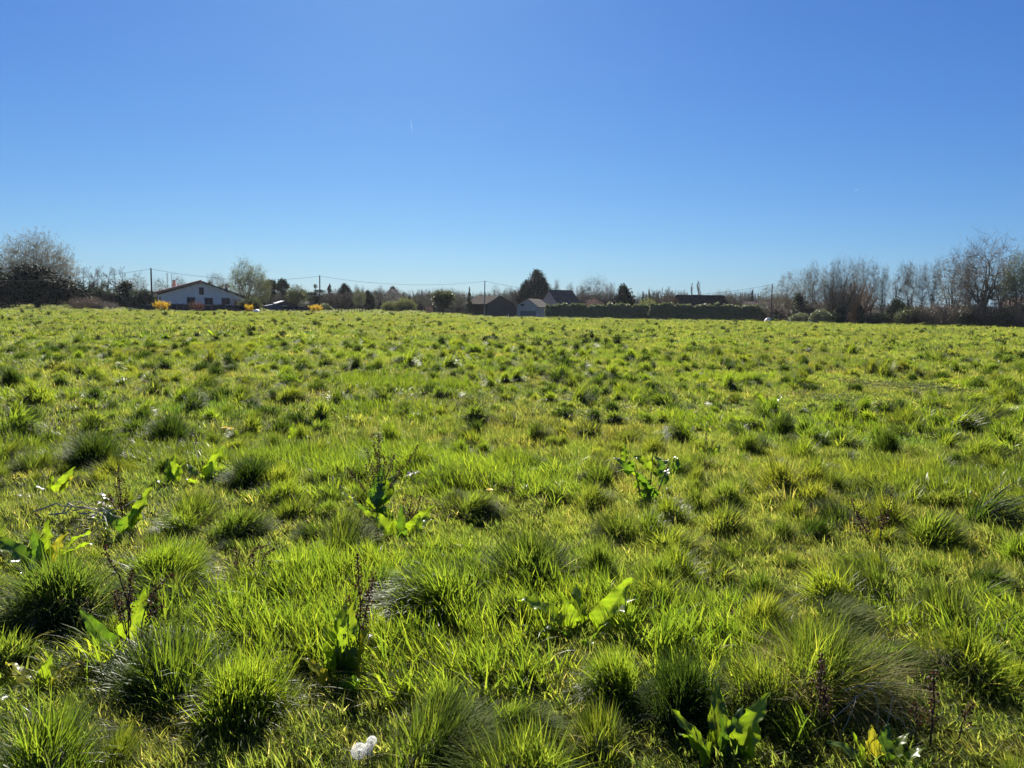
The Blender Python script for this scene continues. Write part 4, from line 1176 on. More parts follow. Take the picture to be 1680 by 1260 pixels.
# ---------------------------------------------------------------- buildings
M['wall_grey'] = noisy('render_shade_white', (.74, .64, .52), (.84, .74, .61), 1.2, .9, .1)
M['wall_beige'] = noisy('beige_render', (.33, .30, .2), (.42, .38, .27), 1.2, .9, .1)
M['wall_pink'] = noisy('pink_render', (.42, .32, .27), (.52, .41, .35), 1.2, .9, .1)
M['wall_garage'] = noisy('grey_render', (.42, .38, .32), (.52, .47, .40), 1.2, .9, .1)  # even grey tone for the garage walls
M['shutter'] = noisy('brown_shutter', (.07, .045, .035), (.12, .08, .06), 5, .7, .2)
M['dark_wood'] = noisy('weathered_boards', (.06, .047, .038), (.13, .105, .085), 3, .85, .4, stretch=(6, 6, .5))
M['fence_dark'] = noisy('dark_fence', (.025, .025, .026), (.06, .055, .05), 3, .85, .3, stretch=(5, 5, .6))
M['brick'] = noisy('pink_brick', (.42, .26, .22), (.54, .36, .31), 6, .85, .3)
M['white_paint'] = noisy('white_paint', (.68, .68, .66), (.8, .8, .78), 3, .5)
M['glass'] = noisy('dark_glass', (.02, .025, .03), (.035, .04, .045), 2, .08, spec=.8)
M['metal_door'] = noisy('grey_door', (.13, .13, .13), (.19, .19, .18), 2, .6, .1, stretch=(.2, .2, 7))
M['tarp_blue'] = noisy('blue_grey_sheet', (.035, .06, .09), (.07, .10, .14), 2, .6, .2)
M['sheet_white'] = noisy('white_sheet', (.6, .6, .6), (.8, .8, .8), 2, .5, .2)
def tilemat(name, c1, c2, c3):
    m, n, l = new_mat(name)
    out = N(n, 'ShaderNodeOutputMaterial'); b = N(n, 'ShaderNodeBsdfPrincipled'); b.inputs['Roughness'].default_value = .95; b.inputs['Specular IOR Level'].default_value = .05
    tc = N(n, 'ShaderNodeTexCoord'); nz = N(n, 'ShaderNodeTexNoise'); nz.inputs['Scale'].default_value = 1.3; nz.inputs['Detail'].default_value = 8
    wv = N(n, 'ShaderNodeTexWave'); wv.bands_direction = 'Z'; wv.inputs['Scale'].default_value = 5; wv.inputs['Distortion'].default_value = 1
    l.new(tc.outputs['Object'], nz.inputs['Vector']); l.new(tc.outputs['Object'], wv.inputs['Vector'])
    r = ramp(n, [(.3, c1), (.5, c2), (.72, c3)]); l.new(nz.outputs['Fac'], r.inputs[0]); l.new(r.outputs[0], b.inputs['Base Color'])
    bp = N(n, 'ShaderNodeBump'); bp.inputs['Strength'].default_value = .7; bp.inputs['Distance'].default_value = .06
    l.new(wv.outputs['Fac'], bp.inputs['Height']); l.new(bp.outputs[0], b.inputs['Normal']); l.new(b.outputs[0], out.inputs[0])
    return m
M['tile_red'] = tilemat('terracotta_tiles', (.42, .25, .2), (.55, .35, .28), (.62, .45, .38))
M['tile_brown'] = tilemat('brown_tiles', (.07, .052, .044), (.11, .082, .07), (.16, .125, .11))
M['tile_dark'] = tilemat('dark_slates', (.022, .017, .018), (.038, .028, .028), (.055, .04, .04))
M['tile_grey'] = tilemat('grey_tiles', (.07, .064, .056), (.11, .10, .088), (.15, .14, .12))
M['tile_rust'] = tilemat('weathered_barn_tiles', (.022, .018, .016), (.034, .027, .024), (.055, .044, .039))

class Frame:
    """local building frame: origin on the ground, u along the front, v away from the viewer"""
    def __init__(s, org, yaw):
        s.o = Vector(org); s.u = Vector((math.cos(yaw), math.sin(yaw), 0)); s.v = Vector((-math.sin(yaw), math.cos(yaw), 0))
    def p(s, a, b, z): return s.u * a + s.v * b + Vector((0, 0, z))
    def px(s, px, py, b=0.0):        # where the photo pixel meets the plane at depth b -> (a, z)
        d = ray(px, py); q = s.o + s.v * b
        t = (q - Vector((0, 0, EYE))).dot(s.v) / d.dot(s.v)
        w = Vector((0, 0, EYE)) + d * t - s.o
        return w.dot(s.u), w.z
def slab(F, mb, a0, z0, a1, z1, b0, b1, th):
    d = Vector((a1 - a0, z1 - z0)).normalized(); n = (-d.y * th, d.x * th)
    if n[1] < 0: n = (-n[0], -n[1])
    mb.prism([F.p(a0, b0, z0), F.p(a1, b0, z1), F.p(a1 + n[0], b0, z1 + n[1]), F.p(a0 + n[0], b0, z0 + n[1])], F.v * (b1 - b0))
def opening(F, root, a0, a1, z0, z1, name='window', mat='shutter', sub='shutter', b=0.0, fw=.08, fmat='white_paint'):
    m = MB(); c = F.p
    for (x0, x1, y0, y1) in ((a0 - fw, a0, z0 - fw, z1 + fw), (a1, a1 + fw, z0 - fw, z1 + fw), (a0, a1, z1, z1 + fw), (a0, a1, z0 - fw, z0)):
        m.box(c((x0 + x1) / 2, b - .02, (y0 + y1) / 2), (x1 - x0, .09, y1 - y0), u=F.u, v=F.v)
    w = m.build(name + ('' if name == 'window' else ''), M[fmat], root)
    k = MB()
    if sub == 'shutter':
        nb = 2
        for i in range(nb):
            x0 = a0 + (a1 - a0) * i / nb; x1 = a0 + (a1 - a0) * (i + 1) / nb - .015
            k.box(c((x0 + x1) / 2, b - .025, (z0 + z1) / 2), (x1 - x0, .06, z1 - z0), u=F.u, v=F.v)
    else:
        k.box(c((a0 + a1) / 2, b - .005, (z0 + z1) / 2), (a1 - a0, .03, z1 - z0), u=F.u, v=F.v)
    k.build(sub, M[mat], w)
    return w

# white house, gable to the field
p = at(338, 137)
yw = math.atan2(-p.x, p.y)
F = Frame(p, yw + math.radians(-3))
R = empty('white_house', p, 0, 'long low white house with a shallow tiled gable, on the left behind the garden fence', 'house')
def P2(x, y, b=0.0): return F.px(x, y, b)
(aL, zL), (aR, zR), (aT, zT) = P2(259, 484), P2(418, 497), P2(331, 463)
MB().prism([F.p(aL, 0, -1), F.p(aL, 0, zL), F.p(aT, 0, zT), F.p(aR, 0, zR), F.p(aR, 0, -1)], F.v * 13).build('wall', M['wall_grey'], R)
m = MB(); (eL, ezL), (eR, ezR) = P2(255, 482.6), P2(431, 499)
slab(F, m, eL, ezL + .02, aT, zT + .03, -.5, 13.5, .2)
rf = m.build('roof', M['tile_red'], R)
m = MB(); slab(F, m, aT + .003, zT + .03, eR, ezR + .03, -.5, 13.5, .2); m.build('roof', M['tile_grey'], R)['label'] = 'right roof slope, coloured duller than the sunlit left one'  # sun on the left slope put into colour: right slope gets dull grey tiles
m = MB()
for bb in (-.5, 13.5): m.tube([F.p(eL, bb, ezL + .27), F.p(aT, bb, zT + .28)], .15, 8)
m.build('verge_tiles', M['tile_red'], rf)
m = MB()
for t in np.linspace(.04, .96, 14):
    a = eL + (eR - eL) * t; z = (ezL + (zT - ezL) * (a - eL) / (aT - eL)) if a < aT else (zT + (ezR - zT) * (a - aT) / (eR - aT))
    m.box(F.p(a, -.2, z - .12), (.1, .5, .14), u=F.u, v=F.v)
m.build('rafter_ends', M['dark_wood'], rf)
for (x0, x1, y0, y1) in ((307, 320, 488, 500), (336, 349, 489, 500), (364, 377, 489.5, 501), (327, 334, 472, 483), (258.5, 263.5, 487.5, 497)):
    a0, z1 = P2(x0, y0); a1, z0 = P2(x1, y1); opening(F, R, max(a0, aL + .25), a1, z0, z1, fw=.05, fmat='shutter')
for (x0, x1, y0, y1, b) in ((282, 289, 461, 477, 3.0), (369, 374, 467.5, 480, 5.0)):
    a0, z1 = P2(x0, y0, b); a1, z0 = P2(x1, y1, b)
    c = MB(); w = (a1 - a0) / 2; ac = (a0 + a1) / 2
    c.prism([F.p(ac - w * 1.25, b, z0 - .6), F.p(ac + w * 1.25, b, z0 - .6), F.p(ac + w * 1.1, b, z0 + (z1 - z0) * .5), F.p(ac + w * .7, b, z1), F.p(ac - w * .7, b, z1), F.p(ac - w * 1.1, b, z0 + (z1 - z0) * .5)], F.v * .8)
    ch = c.build('chimney', M['brick'], rf)
    MB().box(F.p(ac, b + .4, z1 + .07), (w * 1.7, .95, .14), u=F.u, v=F.v).build('chimney_cap', M['dark_wood'], R)
a0, z1 = P2(281, 448.5, 4); _, z0 = P2(281, 474, 4)
m = MB().tube([F.p(a0, 4, z0 - .3), F.p(a0, 4, z1)], .035, 5)
m.tube([F.p(a0 - .1, 4, z1 - .1), F.p(a0 + .9, 4, z1 - .1)], .02, 4)
for k in range(6): m.tube([F.p(a0 + .1 + k * .15, 3.75, z1 - .1), F.p(a0 + .1 + k * .15, 4.25, z1 - .1)], .012, 4)
m.build('tv_antenna', M['metal_door'], rf)
(x0, zt_), (x1, zb_) = P2(418.5, 494), P2(427, 512)
MB().box(F.p((aR + x1) / 2, 2.5, zR * .5 - .5), (x1 - aR - .01, 3, zR + .6), u=F.u, v=F.v).build('porch_wall', M['wall_pink'], R)

# beige wall and small shed at the far left
p = at(4, 158); F = Frame(p, math.atan2(-p.x, p.y))
R = empty('garden_shed', p, 0, 'small beige shed with a dark opening at the far left edge', 'shed')
a0, z0 = F.px(-14, 489); a1, _ = F.px(16, 489)
MB().box(F.p((a0 + a1) / 2, 1.4, z0 / 2 - .25), (a1 - a0, 2.8, z0 + .5), u=F.u, v=F.v).build('wall', M['wall_beige'], R)
MB().box(F.p((a0 + a1) / 2, 1.4, z0 + .06), (a1 - a0 + .3, 3.1, .12), u=F.u, v=F.v).build('roof', M['tile_grey'], R)
b0, t0 = F.px(-2, 498); b1, _ = F.px(4, 498)
opening(F, R, b0, b1, .3, t0, 'window', 'glass', 'pane', fw=.05)

# garden fences
def board_fence(px0, px1, D0, D1, top0, top1, label, n, mat='fence_dark', rail='dark_wood'):
    a = at(px0, D0); b = at(px1, D1); mid = (a + b) / 2
    R = empty('garden_fence', mid, 0, label, 'fence', None)
    for k in range(n):
        t0, t1 = k / n, (k + 1) / n
        q0 = a.lerp(b, t0) - mid; q1 = a.lerp(b, t1) - mid
        h0 = zat(px0 + (px1 - px0) * t0, top0 + (top1 - top0) * t0, D0 + (D1 - D0) * t0) - mid.z
        h1 = h0 + (top0 - top1) / n * .1
        u = (q1 - q0); u.z = 0; L = u.length; u.normalize(); v = Vector((-u.y, u.x, 0))
        c = (q0 + q1) / 2
        dz = random.Random(k * 7 + int(px0)).uniform(-.12, .06)
        MB().box((c.x, c.y, (h0 + dz) / 2 - .2), (L - .14, .05, h0 + dz + .4), u=u, v=v).build('panel', M[mat], R)
        MB().box((q0.x, q0.y, (h0 + .1) / 2 - .2), (.12, .12, h0 + .5), u=u, v=v).build('post', M[rail], R)
        MB().box((c.x, c.y, h0 + dz + .035), (L - .14, .07, .06), u=u, v=v).build('top_rail', M['wall_grey'] if k % 3 == 0 else M['dark_wood'], R)
board_fence(208, 262, 138, 133, 504, 498, 'dark boarded fence rising towards the white house from the left', 5)
board_fence(266, 402, 131, 131, 498, 501.5, 'long dark boarded fence in front of the white house', 12)
board_fence(462, 510, 138, 138, 502, 503, 'dark boarded fence between the small shed and the forsythia', 5)
# things behind the second fence
p = at(448, 142); F = Frame(p, math.atan2(-p.x, p.y) + .1)
R = empty('tarpaulin_store', p, 0, 'blue-grey covered store with a sagging sheet roof, right of the white house', 'shed')
a0, z0 = F.px(434, 499); a1, z1 = F.px(463, 500)
MB().prism([F.p(a0, 0, -.5), F.p(a0, 0, z0 - .3), F.p((a0 + a1) / 2, 0, z0), F.p(a1, 0, z1 - .2), F.p(a1, 0, -.5)], F.v * 3).build('sheet', M['tarp_blue'], R)
for a in (a0 - .06, a1 + .06): MB().box(F.p(a, -.05, z0 * .5 - .2), (.1, .1, z0 + .1), u=F.u, v=F.v).build('post', M['dark_wood'], R)
p = at(471, 150); F = Frame(p, math.atan2(-p.x, p.y) + .15)
R = empty('low_shed', p, 0, 'low shed with a bright left roof slope behind the boarded fence', 'shed')
(al, zl), (at_, zt_), (ar, zr) = F.px(453, 498), F.px(466, 494), F.px(487, 500)
MB().prism([F.p(al + .2, 0, -.5), F.p(al + .2, 0, zl - .05), F.p(at_, 0, zt_ - .05), F.p(ar - .2, 0, zr - .05), F.p(ar - .2, 0, -.5)], F.v * 4).build('wall', M['dark_wood'], R)
m = MB(); slab(F, m, al, zl, at_, zt_, -.3, 4.3, .08); m.build('roof', M['sheet_white'], R)
m = MB(); slab(F, m, at_ + .01, zt_, ar, zr, -.3, 4.3, .08); o = m.build('roof', M['tile_brown'], R); o['label'] = 'dull brown roof slope'
p = at(503, 190); F = Frame(p, math.atan2(-p.x, p.y) - .2)
R = empty('distant_house', p, 0, 'low pale house far off, between the round olive tree and the second pole', 'house')
(a0, z0), (a1, _) = F.px(488, 498), F.px(514, 498); _, zr = F.px(500, 493)
MB().box(F.p((a0 + a1) / 2, 3, z0 / 2 - .3), (a1 - a0, 6, z0 + .6), u=F.u, v=F.v).build('wall', M['wall_beige'], R)
m = MB(); m.prism([F.p(a0 - .4, -.4, z0), F.p(a0 - .4, 3, zr), F.p(a0 - .4, 6.4, z0)], F.u * (a1 - a0 + .8)); m.build('roof', M['tile_grey'], R)
# pale cover lying in the grass
p = at(421, 124); F = Frame(p, math.atan2(-p.x, p.y))
V = []; Q = []
(a0, zc), (a1, _) = F.px(413, 507.5), F.px(430, 507.5)
nx, ny = 12, 6
for i in range(nx + 1):
    for j in range(ny + 1):
        u_ = i / nx; w_ = j / ny
        z = max(.02, zc * (math.sin(math.pi * min(1, u_ * 1.02)) ** .6) * (math.sin(math.pi * w_) ** .5)) + .02 * math.sin(i * 2.1 + j)
        V.append(tuple(F.p(a0 + (a1 - a0) * u_, w_ * 1.0, z)))
for i in range(nx):
    for j in range(ny):
        k = i * (ny + 1) + j; Q.append((k, k + ny + 1, k + ny + 2, k + 1))
o = mesh_obj('white_sheet', np_mesh('white_sheet', V, Q, None, [M['sheet_white']], smooth=True), None, p)
tag(o, 'low white sheet heaped in the grass at the right end of the white house', 'plastic sheet')

# barn (near corner at 800, gable to the right, open side to the left)
p = at(800, 196)
va = math.atan2(-p.x, p.y)
Fg = Frame(p, va + math.radians(33))       # gable plane recedes to the right
R = empty('barn', p, 0, 'old dark barn with an open left side and a weathered tiled roof', 'barn')
a1, ze1 = Fg.px(852, 505.5); at_, zr = Fg.px(819, 486); _, ze0 = Fg.px(800, 498)
Fs = Frame(p, va + math.radians(33) - math.pi / 2)   # side plane frame: -u goes left/back
Ls = abs(Fs.px(766, 500)[0])
L = Ls
MB().prism([Fg.p(0, 0, -1.5), Fg.p(0, 0, ze0), Fg.p(at_, 0, zr), Fg.p(a1, 0, ze1), Fg.p(a1, 0, -1.5)], Fg.v * .2).build('gable_wall', M['dark_wood'], R)
MB().prism([Fg.p(0, 0, -1.5), Fg.p(0, 0, ze0), Fg.p(at_, 0, zr), Fg.p(a1, 0, ze1), Fg.p(a1, 0, -1.5)], Fg.v * .2).build('back_wall', M['dark_wood'], R, Fg.v * (L - .2))
MB().prism([Fg.p(a1 - .2, .205, -1.5), Fg.p(a1 - .2, .205, ze1), Fg.p(a1, .205, ze1), Fg.p(a1, .205, -1.5)], Fg.v * (L - .41)).build('side_wall', M['dark_wood'], R)
MB().prism([Fg.p(0.05, .205, -1.5), Fg.p(0.05, .205, ze0 * .42), Fg.p(.2, .205, ze0 * .42), Fg.p(.2, .205, -1.5)], Fg.v * (L * .62)).build('low_wall', M['fence_dark'], R, Fg.v * (L * .0))
for t in (.33, .66, .97): MB().box(Fg.p(.12, L * t, ze0 / 2 - .6), (.2, .2, ze0 + 1.2), u=Fg.u, v=Fg.v).build('post', M['dark_wood'], R)
m = MB(); sl = (zr - ze0) / at_
slab(Fg, m, -.5, ze0 - .5 * sl, at_, zr + .02, -.35, L + .35, .16)
m.build('roof', M['tile_rust'], R)
m = MB(); sr = (ze1 - zr) / (a1 - at_)
slab(Fg, m, at_ + .01, zr + .02, a1 + .4, ze1 + .4 * sr, -.35, L + .35, .16)
m.build('roof', M['tile_rust'], R)

# white garage
p = at(848, 200); va = math.atan2(-p.x, p.y)
F = Frame(p, va + math.radians(-26))       # gable faces the viewer, side wall shows on the right
R = empty('garage', p, 0, 'small white garage with a grey roller door beside the hedge', 'garage')
a1, ze1 = F.px(882, 502.5); at_, zr = F.px(866, 490.5); _, ze0 = F.px(847, 501)
L = 7.5
MB().prism([F.p(0, 0, -1.5), F.p(0, 0, ze0), F.p(at_, 0, zr), F.p(a1, 0, ze1), F.p(a1, 0, -1.5)], F.v * L).build('wall', M['wall_garage'], R)
m = MB(); slab(F, m, -.45, ze0 - .45 * (zr - ze0) / at_, at_, zr + .02, -.3, L + .3, .12)
slab(F, m, at_ + .005, zr + .02, a1 + .45, ze1 - .45 * (zr - ze1) / (a1 - at_), -.3, L + .3, .12); m.build('roof', M['tile_grey'], R)
d0, dz = F.px(853.5, 509.5); d1, _ = F.px(880, 509.5)
opening(F, R, d0, d1, -.6, dz, 'garage_door', 'metal_door', 'door_leaf', fw=.06, fmat='wall_grey')
w0, wz1 = F.px(854, 498); w1, wz0 = F.px(860.5, 502.5)
opening(F, R, w0, w1, wz0, wz1, fw=.06)

# steep-roofed house behind the hedge
def long_house(name, label, cat, pxl, pxr, D, eave, ridge, pxr0, pxr1, yaw, depth, wall, roof, hip=True, left_gable=None, base=-2, sub=None):
    """house with its long side to the viewer; hipped or gabled roof from eave row to ridge row"""
    p = at(pxl, D); va = math.atan2(-p.x, p.y); F = Frame(p, va + math.radians(yaw))
    R = empty(name, p, 0, label, cat)
    a1, ze = F.px(pxr, eave); r0, zr = F.px(pxr0, ridge, depth / 2); r1, _ = F.px(pxr1, ridge, depth / 2)
    MB().box(F.p(a1 / 2, depth / 2, (ze + base) / 2), (a1 - .8, depth - .8, ze - base), u=F.u, v=F.v).build('wall', M[wall], R)
    m = MB(); e = ze - .1
    A, B, C, Dd = F.p(0, 0, e), F.p(a1, 0, e), F.p(a1, depth, e), F.p(0, depth, e)
    r0p, r1p = F.p(r0, depth / 2, zr), F.p(r1, depth / 2, zr)
    m.quad(A, B, r1p, r0p).quad(C, Dd, r0p, r1p).quad(Dd, A, r0p).quad(B, C, r1p).quad(A, Dd, C, B)
    m.build('roof', M[roof], R)
    return F, R, (r0, r1, zr, ze, a1)
p = at(915, 214); va = math.atan2(-p.x, p.y); F = Frame(p, va + math.radians(38))
R = empty('tiled_house', p, 0, 'house with a steep brown roof and a pale left gable behind the hedge', 'house')
dp = 9.0
a1, ze = F.px(953, 499.5); a_r1, zr = F.px(938, 477, dp / 2); a_r0, _ = F.px(899, 476, dp / 2)
MB().prism([F.p(.3, 0, -2), F.p(.3, 0, ze), F.p(a_r0 * 0 + .3, dp / 2, zr - .15), F.p(.3, dp, ze), F.p(.3, dp, -2)], F.u * (a1 - .9)).build('wall', M['wall_pink'], R)
m = MB()
E0, E1, K1, K0 = F.p(-.1, -.45, ze - .25), F.p(a1, -.45, ze - .25), F.p(a1, dp + .45, ze - .25), F.p(-.1, dp + .45, ze - .25)
G0, G1 = F.p(-.1, dp / 2, zr), F.p(a_r1, dp / 2, zr)
m.quad(E0, E1, G1, G0).quad(K1, K0, G0, G1).quad(E1, K1, G1)
rf = m.build('roof', M['tile_brown'], R)
sm = rf.modifiers.new('thickness', 'SOLIDIFY'); sm.thickness = .18; sm.offset = -1
long_house('terracotta_house', 'house with a faded orange roof between the steep roof and the pink blossom', 'house', 938, 990, 226, 498, 484.5, 947, 972, 0, 9, 'wall_pink', 'tile_rust')
F, R, q = long_house('slate_house', 'long house with a dark hipped roof behind the right half of the hedge', 'house', 1094, 1201, 205, 502, 483.5, 1110, 1187, 2, 6.4, 'wall_grey', 'tile_dark')
long_house('flat_roof_house', 'low dark-roofed building under the small fir', 'house', 1216, 1268, 210, 499, 494.5, 1220, 1264, 0, 7, 'wall_grey', 'tile_dark')
long_house('pink_house', 'low pink-walled house glimpsed between the trunks on the right', 'house', 1422, 1458, 190, 513, 508, 1428, 1452, 0, 6, 'wall_pink', 'tile_rust')
long_house('orange_roof_house', 'orange-roofed house glimpsed behind the trees near the right edge', 'house', 1636, 1690, 185, 501, 488, 1645, 1680, 0, 8, 'wall_pink', 'tile_red')

# open shelter with tilted roof, and the covered trailer in front
p = at(1266, 172); va = math.atan2(-p.x, p.y); F = Frame(p, va + .15)
R = empty('open_shelter', p, 0, 'little open wooden shelter with a tilted roof at the foot of the fourth pole', 'shelter')
a0, z0 = F.px(1265, 511); a1, z1 = F.px(1282, 517)
for (a, b, z) in ((.1, .1, z0), (a1 - .1, .1, z1), (.1, 2.4, z0), (a1 - .1, 2.4, z1)):
    MB().box(F.p(a, b, z / 2 - .3), (.16, .16, z + .5), u=F.u, v=F.v).build('post', M['dark_wood'], R)
m = MB(); slab(F, m, -.2, z0, a1 + .3, z1 - .1, -.3, 2.8, .12); m.build('roof', M['tile_brown'], R)
MB().box(F.p(a1 / 2, 2.45, z1 / 2 - .3), (a1, .06, z1 + .4), u=F.u, v=F.v).build('back_wall', M['dark_wood'], R)
MB().box(F.p(a1 * .5, .1, z0 * .62), (a1 * .9, .06, .22), u=F.u, v=F.v).build('board', M['wall_beige'], R)
p = at(1262, 165); F = Frame(p, math.atan2(-p.x, p.y) + .1)
R = empty('covered_trailer', p, 0, 'pale rounded trailer with a dark green box, half hidden in front of the open shelter', 'trailer')
a0, z0 = F.px(1255, 521.5); a1, _ = F.px(1265, 521.5); a2, z2 = F.px(1273, 522)
prof = [(a0, .25), (a0 + .1, z0 * .6), (a0 + .45, z0 * .95), (a1 - .3, z0), (a1, z0 * .97), (a1, .25)]
MB().prism([F.p(x, 0, z) for x, z in prof], F.v * 1.6).build('cover', M['sheet_white'], R)
M['green_box'] = noisy('green_box', (.02, .06, .035), (.03, .085, .05), 2, .5)
MB().box(F.p((a1 + a2) / 2 + .01, .8, z2 / 2 + .1), (a2 - a1 - .03, 1.5, z2 - .2), u=F.u, v=F.v).build('box', M['green_box'], R)
for a in (a0 + .35, a2 - .4):
    w = MB().tube([F.p(a, -.12, .26), F.p(a, .02, .26)], .27, 12); w.build('wheel', M['fence_dark'], R)

# white marker posts
for (px, D, top, lab) in ((834, 186, 515, 'short white marker post in front of the barn gable'), (881.7, 186, 515, 'short white marker post in front of the garage door'),
                          (1331, 160, 515, 'white post between the two clipped shrubs')):
    p = at(px, D); h = zat(px, top, D) - p.z
    MBo = MB().box((0, 0, h / 2 - .1), (.16, .16, h + .2)).prism([(-.08, -.08, h + .003), (.08, -.08, h + .003), (0, -.08, h + .1)], (0, .16, 0))
    o = MBo.build('marker_post', M['white_paint'], None, p); tag(o, lab, 'post', 'short white posts')

# wire fence on the left
R = empty('wire_fence', at(572, 136), 0, 'thin wire fence on wooden posts in front of the bare copse', 'fence')
c = at(572, 136)
pp = []
for k, px in enumerate((545, 550, 555, 560, 566, 571, 577, 581, 586, 590, 595, 600)):
    q = at(px, 134 + (k % 2)) - c; h = 1.25 + .25 * ((k * 7) % 3) / 2
    MB().tube([q + Vector((0, 0, -.2)), q + Vector((.03, 0, h))], [.06, .05], 6).build('post', M['bark'], R); pp.append(q)
m = MB()
for z in (.45, .85, 1.15): m.tube([q + Vector((0, -.07, z)) for q in pp], .008, 3)
m.build('wire', M['metal_door'], R)

# utility poles and wires
M['pole'] = noisy('creosoted_pole', (.05, .042, .035), (.10, .085, .07), 4, .85, .3, stretch=(5, 5, .5))
def pole(px, D, top, label, mat='pole', r=.15, arm=True):
    p = at(px, D); z = zat(px, top, D)
    R = empty('utility_pole', p, 0, label, 'utility pole', 'utility poles of the overhead line')
    MB().tube([(0, 0, -.4), (0, 0, (z - p.z) * .5), (0, 0, z - p.z)], [r, r * .85, r * .68], 10).build('shaft', M[mat], R, smooth=False)
    for k in range(2):
        MB().tube([(.0, -.05, z - p.z - .25 - k * .35), (0, -.22, z - p.z - .25 - k * .35), (0, -.24, z - p.z - .1 - k * .35)], .03, 5).build('insulator', M['sheet_white'], R)
    return Vector((p.x, p.y - .24, z - .12))
M['concrete'] = noisy('concrete_pole', (.2, .19, .17), (.3, .285, .26), 3, .85, .2)
tops = [pole(-170, 112, 452, 'utility pole outside the left edge of the photo'),
        pole(249.5, 131, 440, 'tallest utility pole, at the left end of the white house'),
        pole(525, 152, 452, 'utility pole between the boarded fence and the round bush'),
        pole(795, 172, 460.5, 'utility pole in front of the barn', 'concrete'),
        pole(1265, 172, 466, 'utility pole by the open shelter on the right')]
NAMES = ['overhead wire running from the tallest pole off the left edge', 'overhead wire over the white house', 'overhead wire sagging between the second pole and the barn pole',
         'overhead wire from the barn pole over the roofs to the shelter pole']
for k in range(4):
    a, b = tops[k], tops[k + 1]; sag = (1.1, 1.2, 1.25, 3.2)[k]
    pts = [a.lerp(b, t) - Vector((0, 0, 4 * sag * t * (1 - t))) for t in np.linspace(0, 1, 25)]
    o = MB().tube(pts, .02, 4).build('overhead_wire', M['pole'])
    tag(o, NAMES[k], 'wire', 'overhead wires')

# contrails high in the sky
M['contrail'] = leafy('ice_trail', [(0, (.9, .92, .95)), (1, (.9, .92, .95))], trans=.85, tcol=(1, 1, 1), rough=1, spec=0)
def trail(px0, py0, px1, py1, D, r, n, label):
    """a strand of separate ice puffs"""
    a = Vector((0, 0, EYE)) + ray(px0, py0) * D; b = Vector((0, 0, EYE)) + ray(px1, py1) * D * 1.02
    c = (a + b) / 2; rng = np.random.default_rng(n)
    t = rng.uniform(0, 1, n) ** .7
    P = np.array(a - c)[None] * (1 - t)[:, None] + np.array(b - c)[None] * t[:, None] + rng.normal(0, 1, (n, 3)) * (r * (.3 + .7 * t))[:, None]
    cv, ct, ca = cards(rng, P, r * .8)
    o = mesh_obj('contrail', np_mesh('contrail', cv, None, ct, [M['contrail']], attrs={'v': ca}), None, c); tag(o, label, 'contrail', None, 'stuff')
trail(673.5, 197, 675.8, 213, 7000, 2.0, 60, 'short bright aircraft trail high in the upper middle of the sky')
trail(1394, 314, 1408, 311, 7000, 2.2, 14, 'faint aircraft trail low in the sky on the right')

# ---------------------------------------------------------------- thin haze in the air
def haze(density):
    m, n, l = new_mat('haze')
    out = N(n, 'ShaderNodeOutputMaterial'); v = N(n, 'ShaderNodeVolumePrincipled')
    v.inputs['Color'].default_value = (.86, .92, 1, 1); v.inputs['Density'].default_value = density; v.inputs['Anisotropy'].default_value = .35
    l.new(v.outputs[0], out.inputs['Volume'])
    b = MB().box((0, 130, 12), (900, 560, 34)); o = b.build('haze', m); tag(o, 'thin bright haze over the whole field', 'haze', None, 'stuff')
haze(.00006)
# ---------------------------------------------------------------- docks, dead stalks, litter, dandelions
def leaf_mesh(seed, L, W, droop, fold, wav, m1, m2):
    """one broad dock leaf growing along +Y from the stalk: stalk, heart-shaped base, crimped margin, sunken midrib"""
    rg = random.Random(seed); nu, nv = 22, 8
    st = rg.uniform(.18, .3)
    V = []; A = []; ph = rg.uniform(0, 6); bend = rg.uniform(-.18, .18); tws = rg.uniform(-.5, .5)
    asym = rg.uniform(.85, 1.15)
    for i in range(nu + 1):
        t = i / nu; y = z = 0
        ang = math.radians(80) - droop * t ** 1.6
        for k in range(12):
            tt = t * (k + .5) / 12; an = math.radians(80) - droop * tt ** 1.6
            y += math.cos(an) * t * L / 12; z += math.sin(an) * t * L / 12
        w = 0.0
        if t > st:
            q = (t - st) / (1 - st)
            w = W * (min(1, q / .16) ** .5) * (max(0, 1 - q) ** .62) * (1.12 - .12 * q) * 1.12
        xc = bend * L * t * t
        for j in range(nv + 1):
            v = (j / nv - .5) * 2
            sd = 1.7 if v > 0 else 0
            cr = 1 + .11 * math.sin(t * 27 + ph + sd) * abs(v) + .06 * math.sin(t * 61 + ph * 3 + sd)
            x = v * max(w * cr * (asym if v > 0 else 1), .003)
            wob = (wav * (math.sin(t * 22 + ph + sd) + .5 * math.sin(t * 47 + ph + sd * 2)) * abs(v) ** 1.5 + .0025 * math.sin(t * 70) * abs(v)) if w > 0 else 0
            h = abs(v) * w * fold + wob
            tw = tws * t; xx = x * math.cos(tw); h += x * math.sin(tw)
            V.append((xc + xx, y - h * math.sin(ang), z + h * math.cos(ang)))
            A.append(min(1, max(0, .45 + .3 * math.sin(t * 75 - abs(v) * 7) + (.4 if abs(v) < .1 else 0))))
    Q = []
    for i in range(nu):
        for j in range(nv):
            k = i * (nv + 1) + j; Q.append((k, k + 1, k + nv + 2, k + nv + 1))
    return np_mesh('leaf', V, Q, None, [m1], attrs={'v': A}, smooth=True)

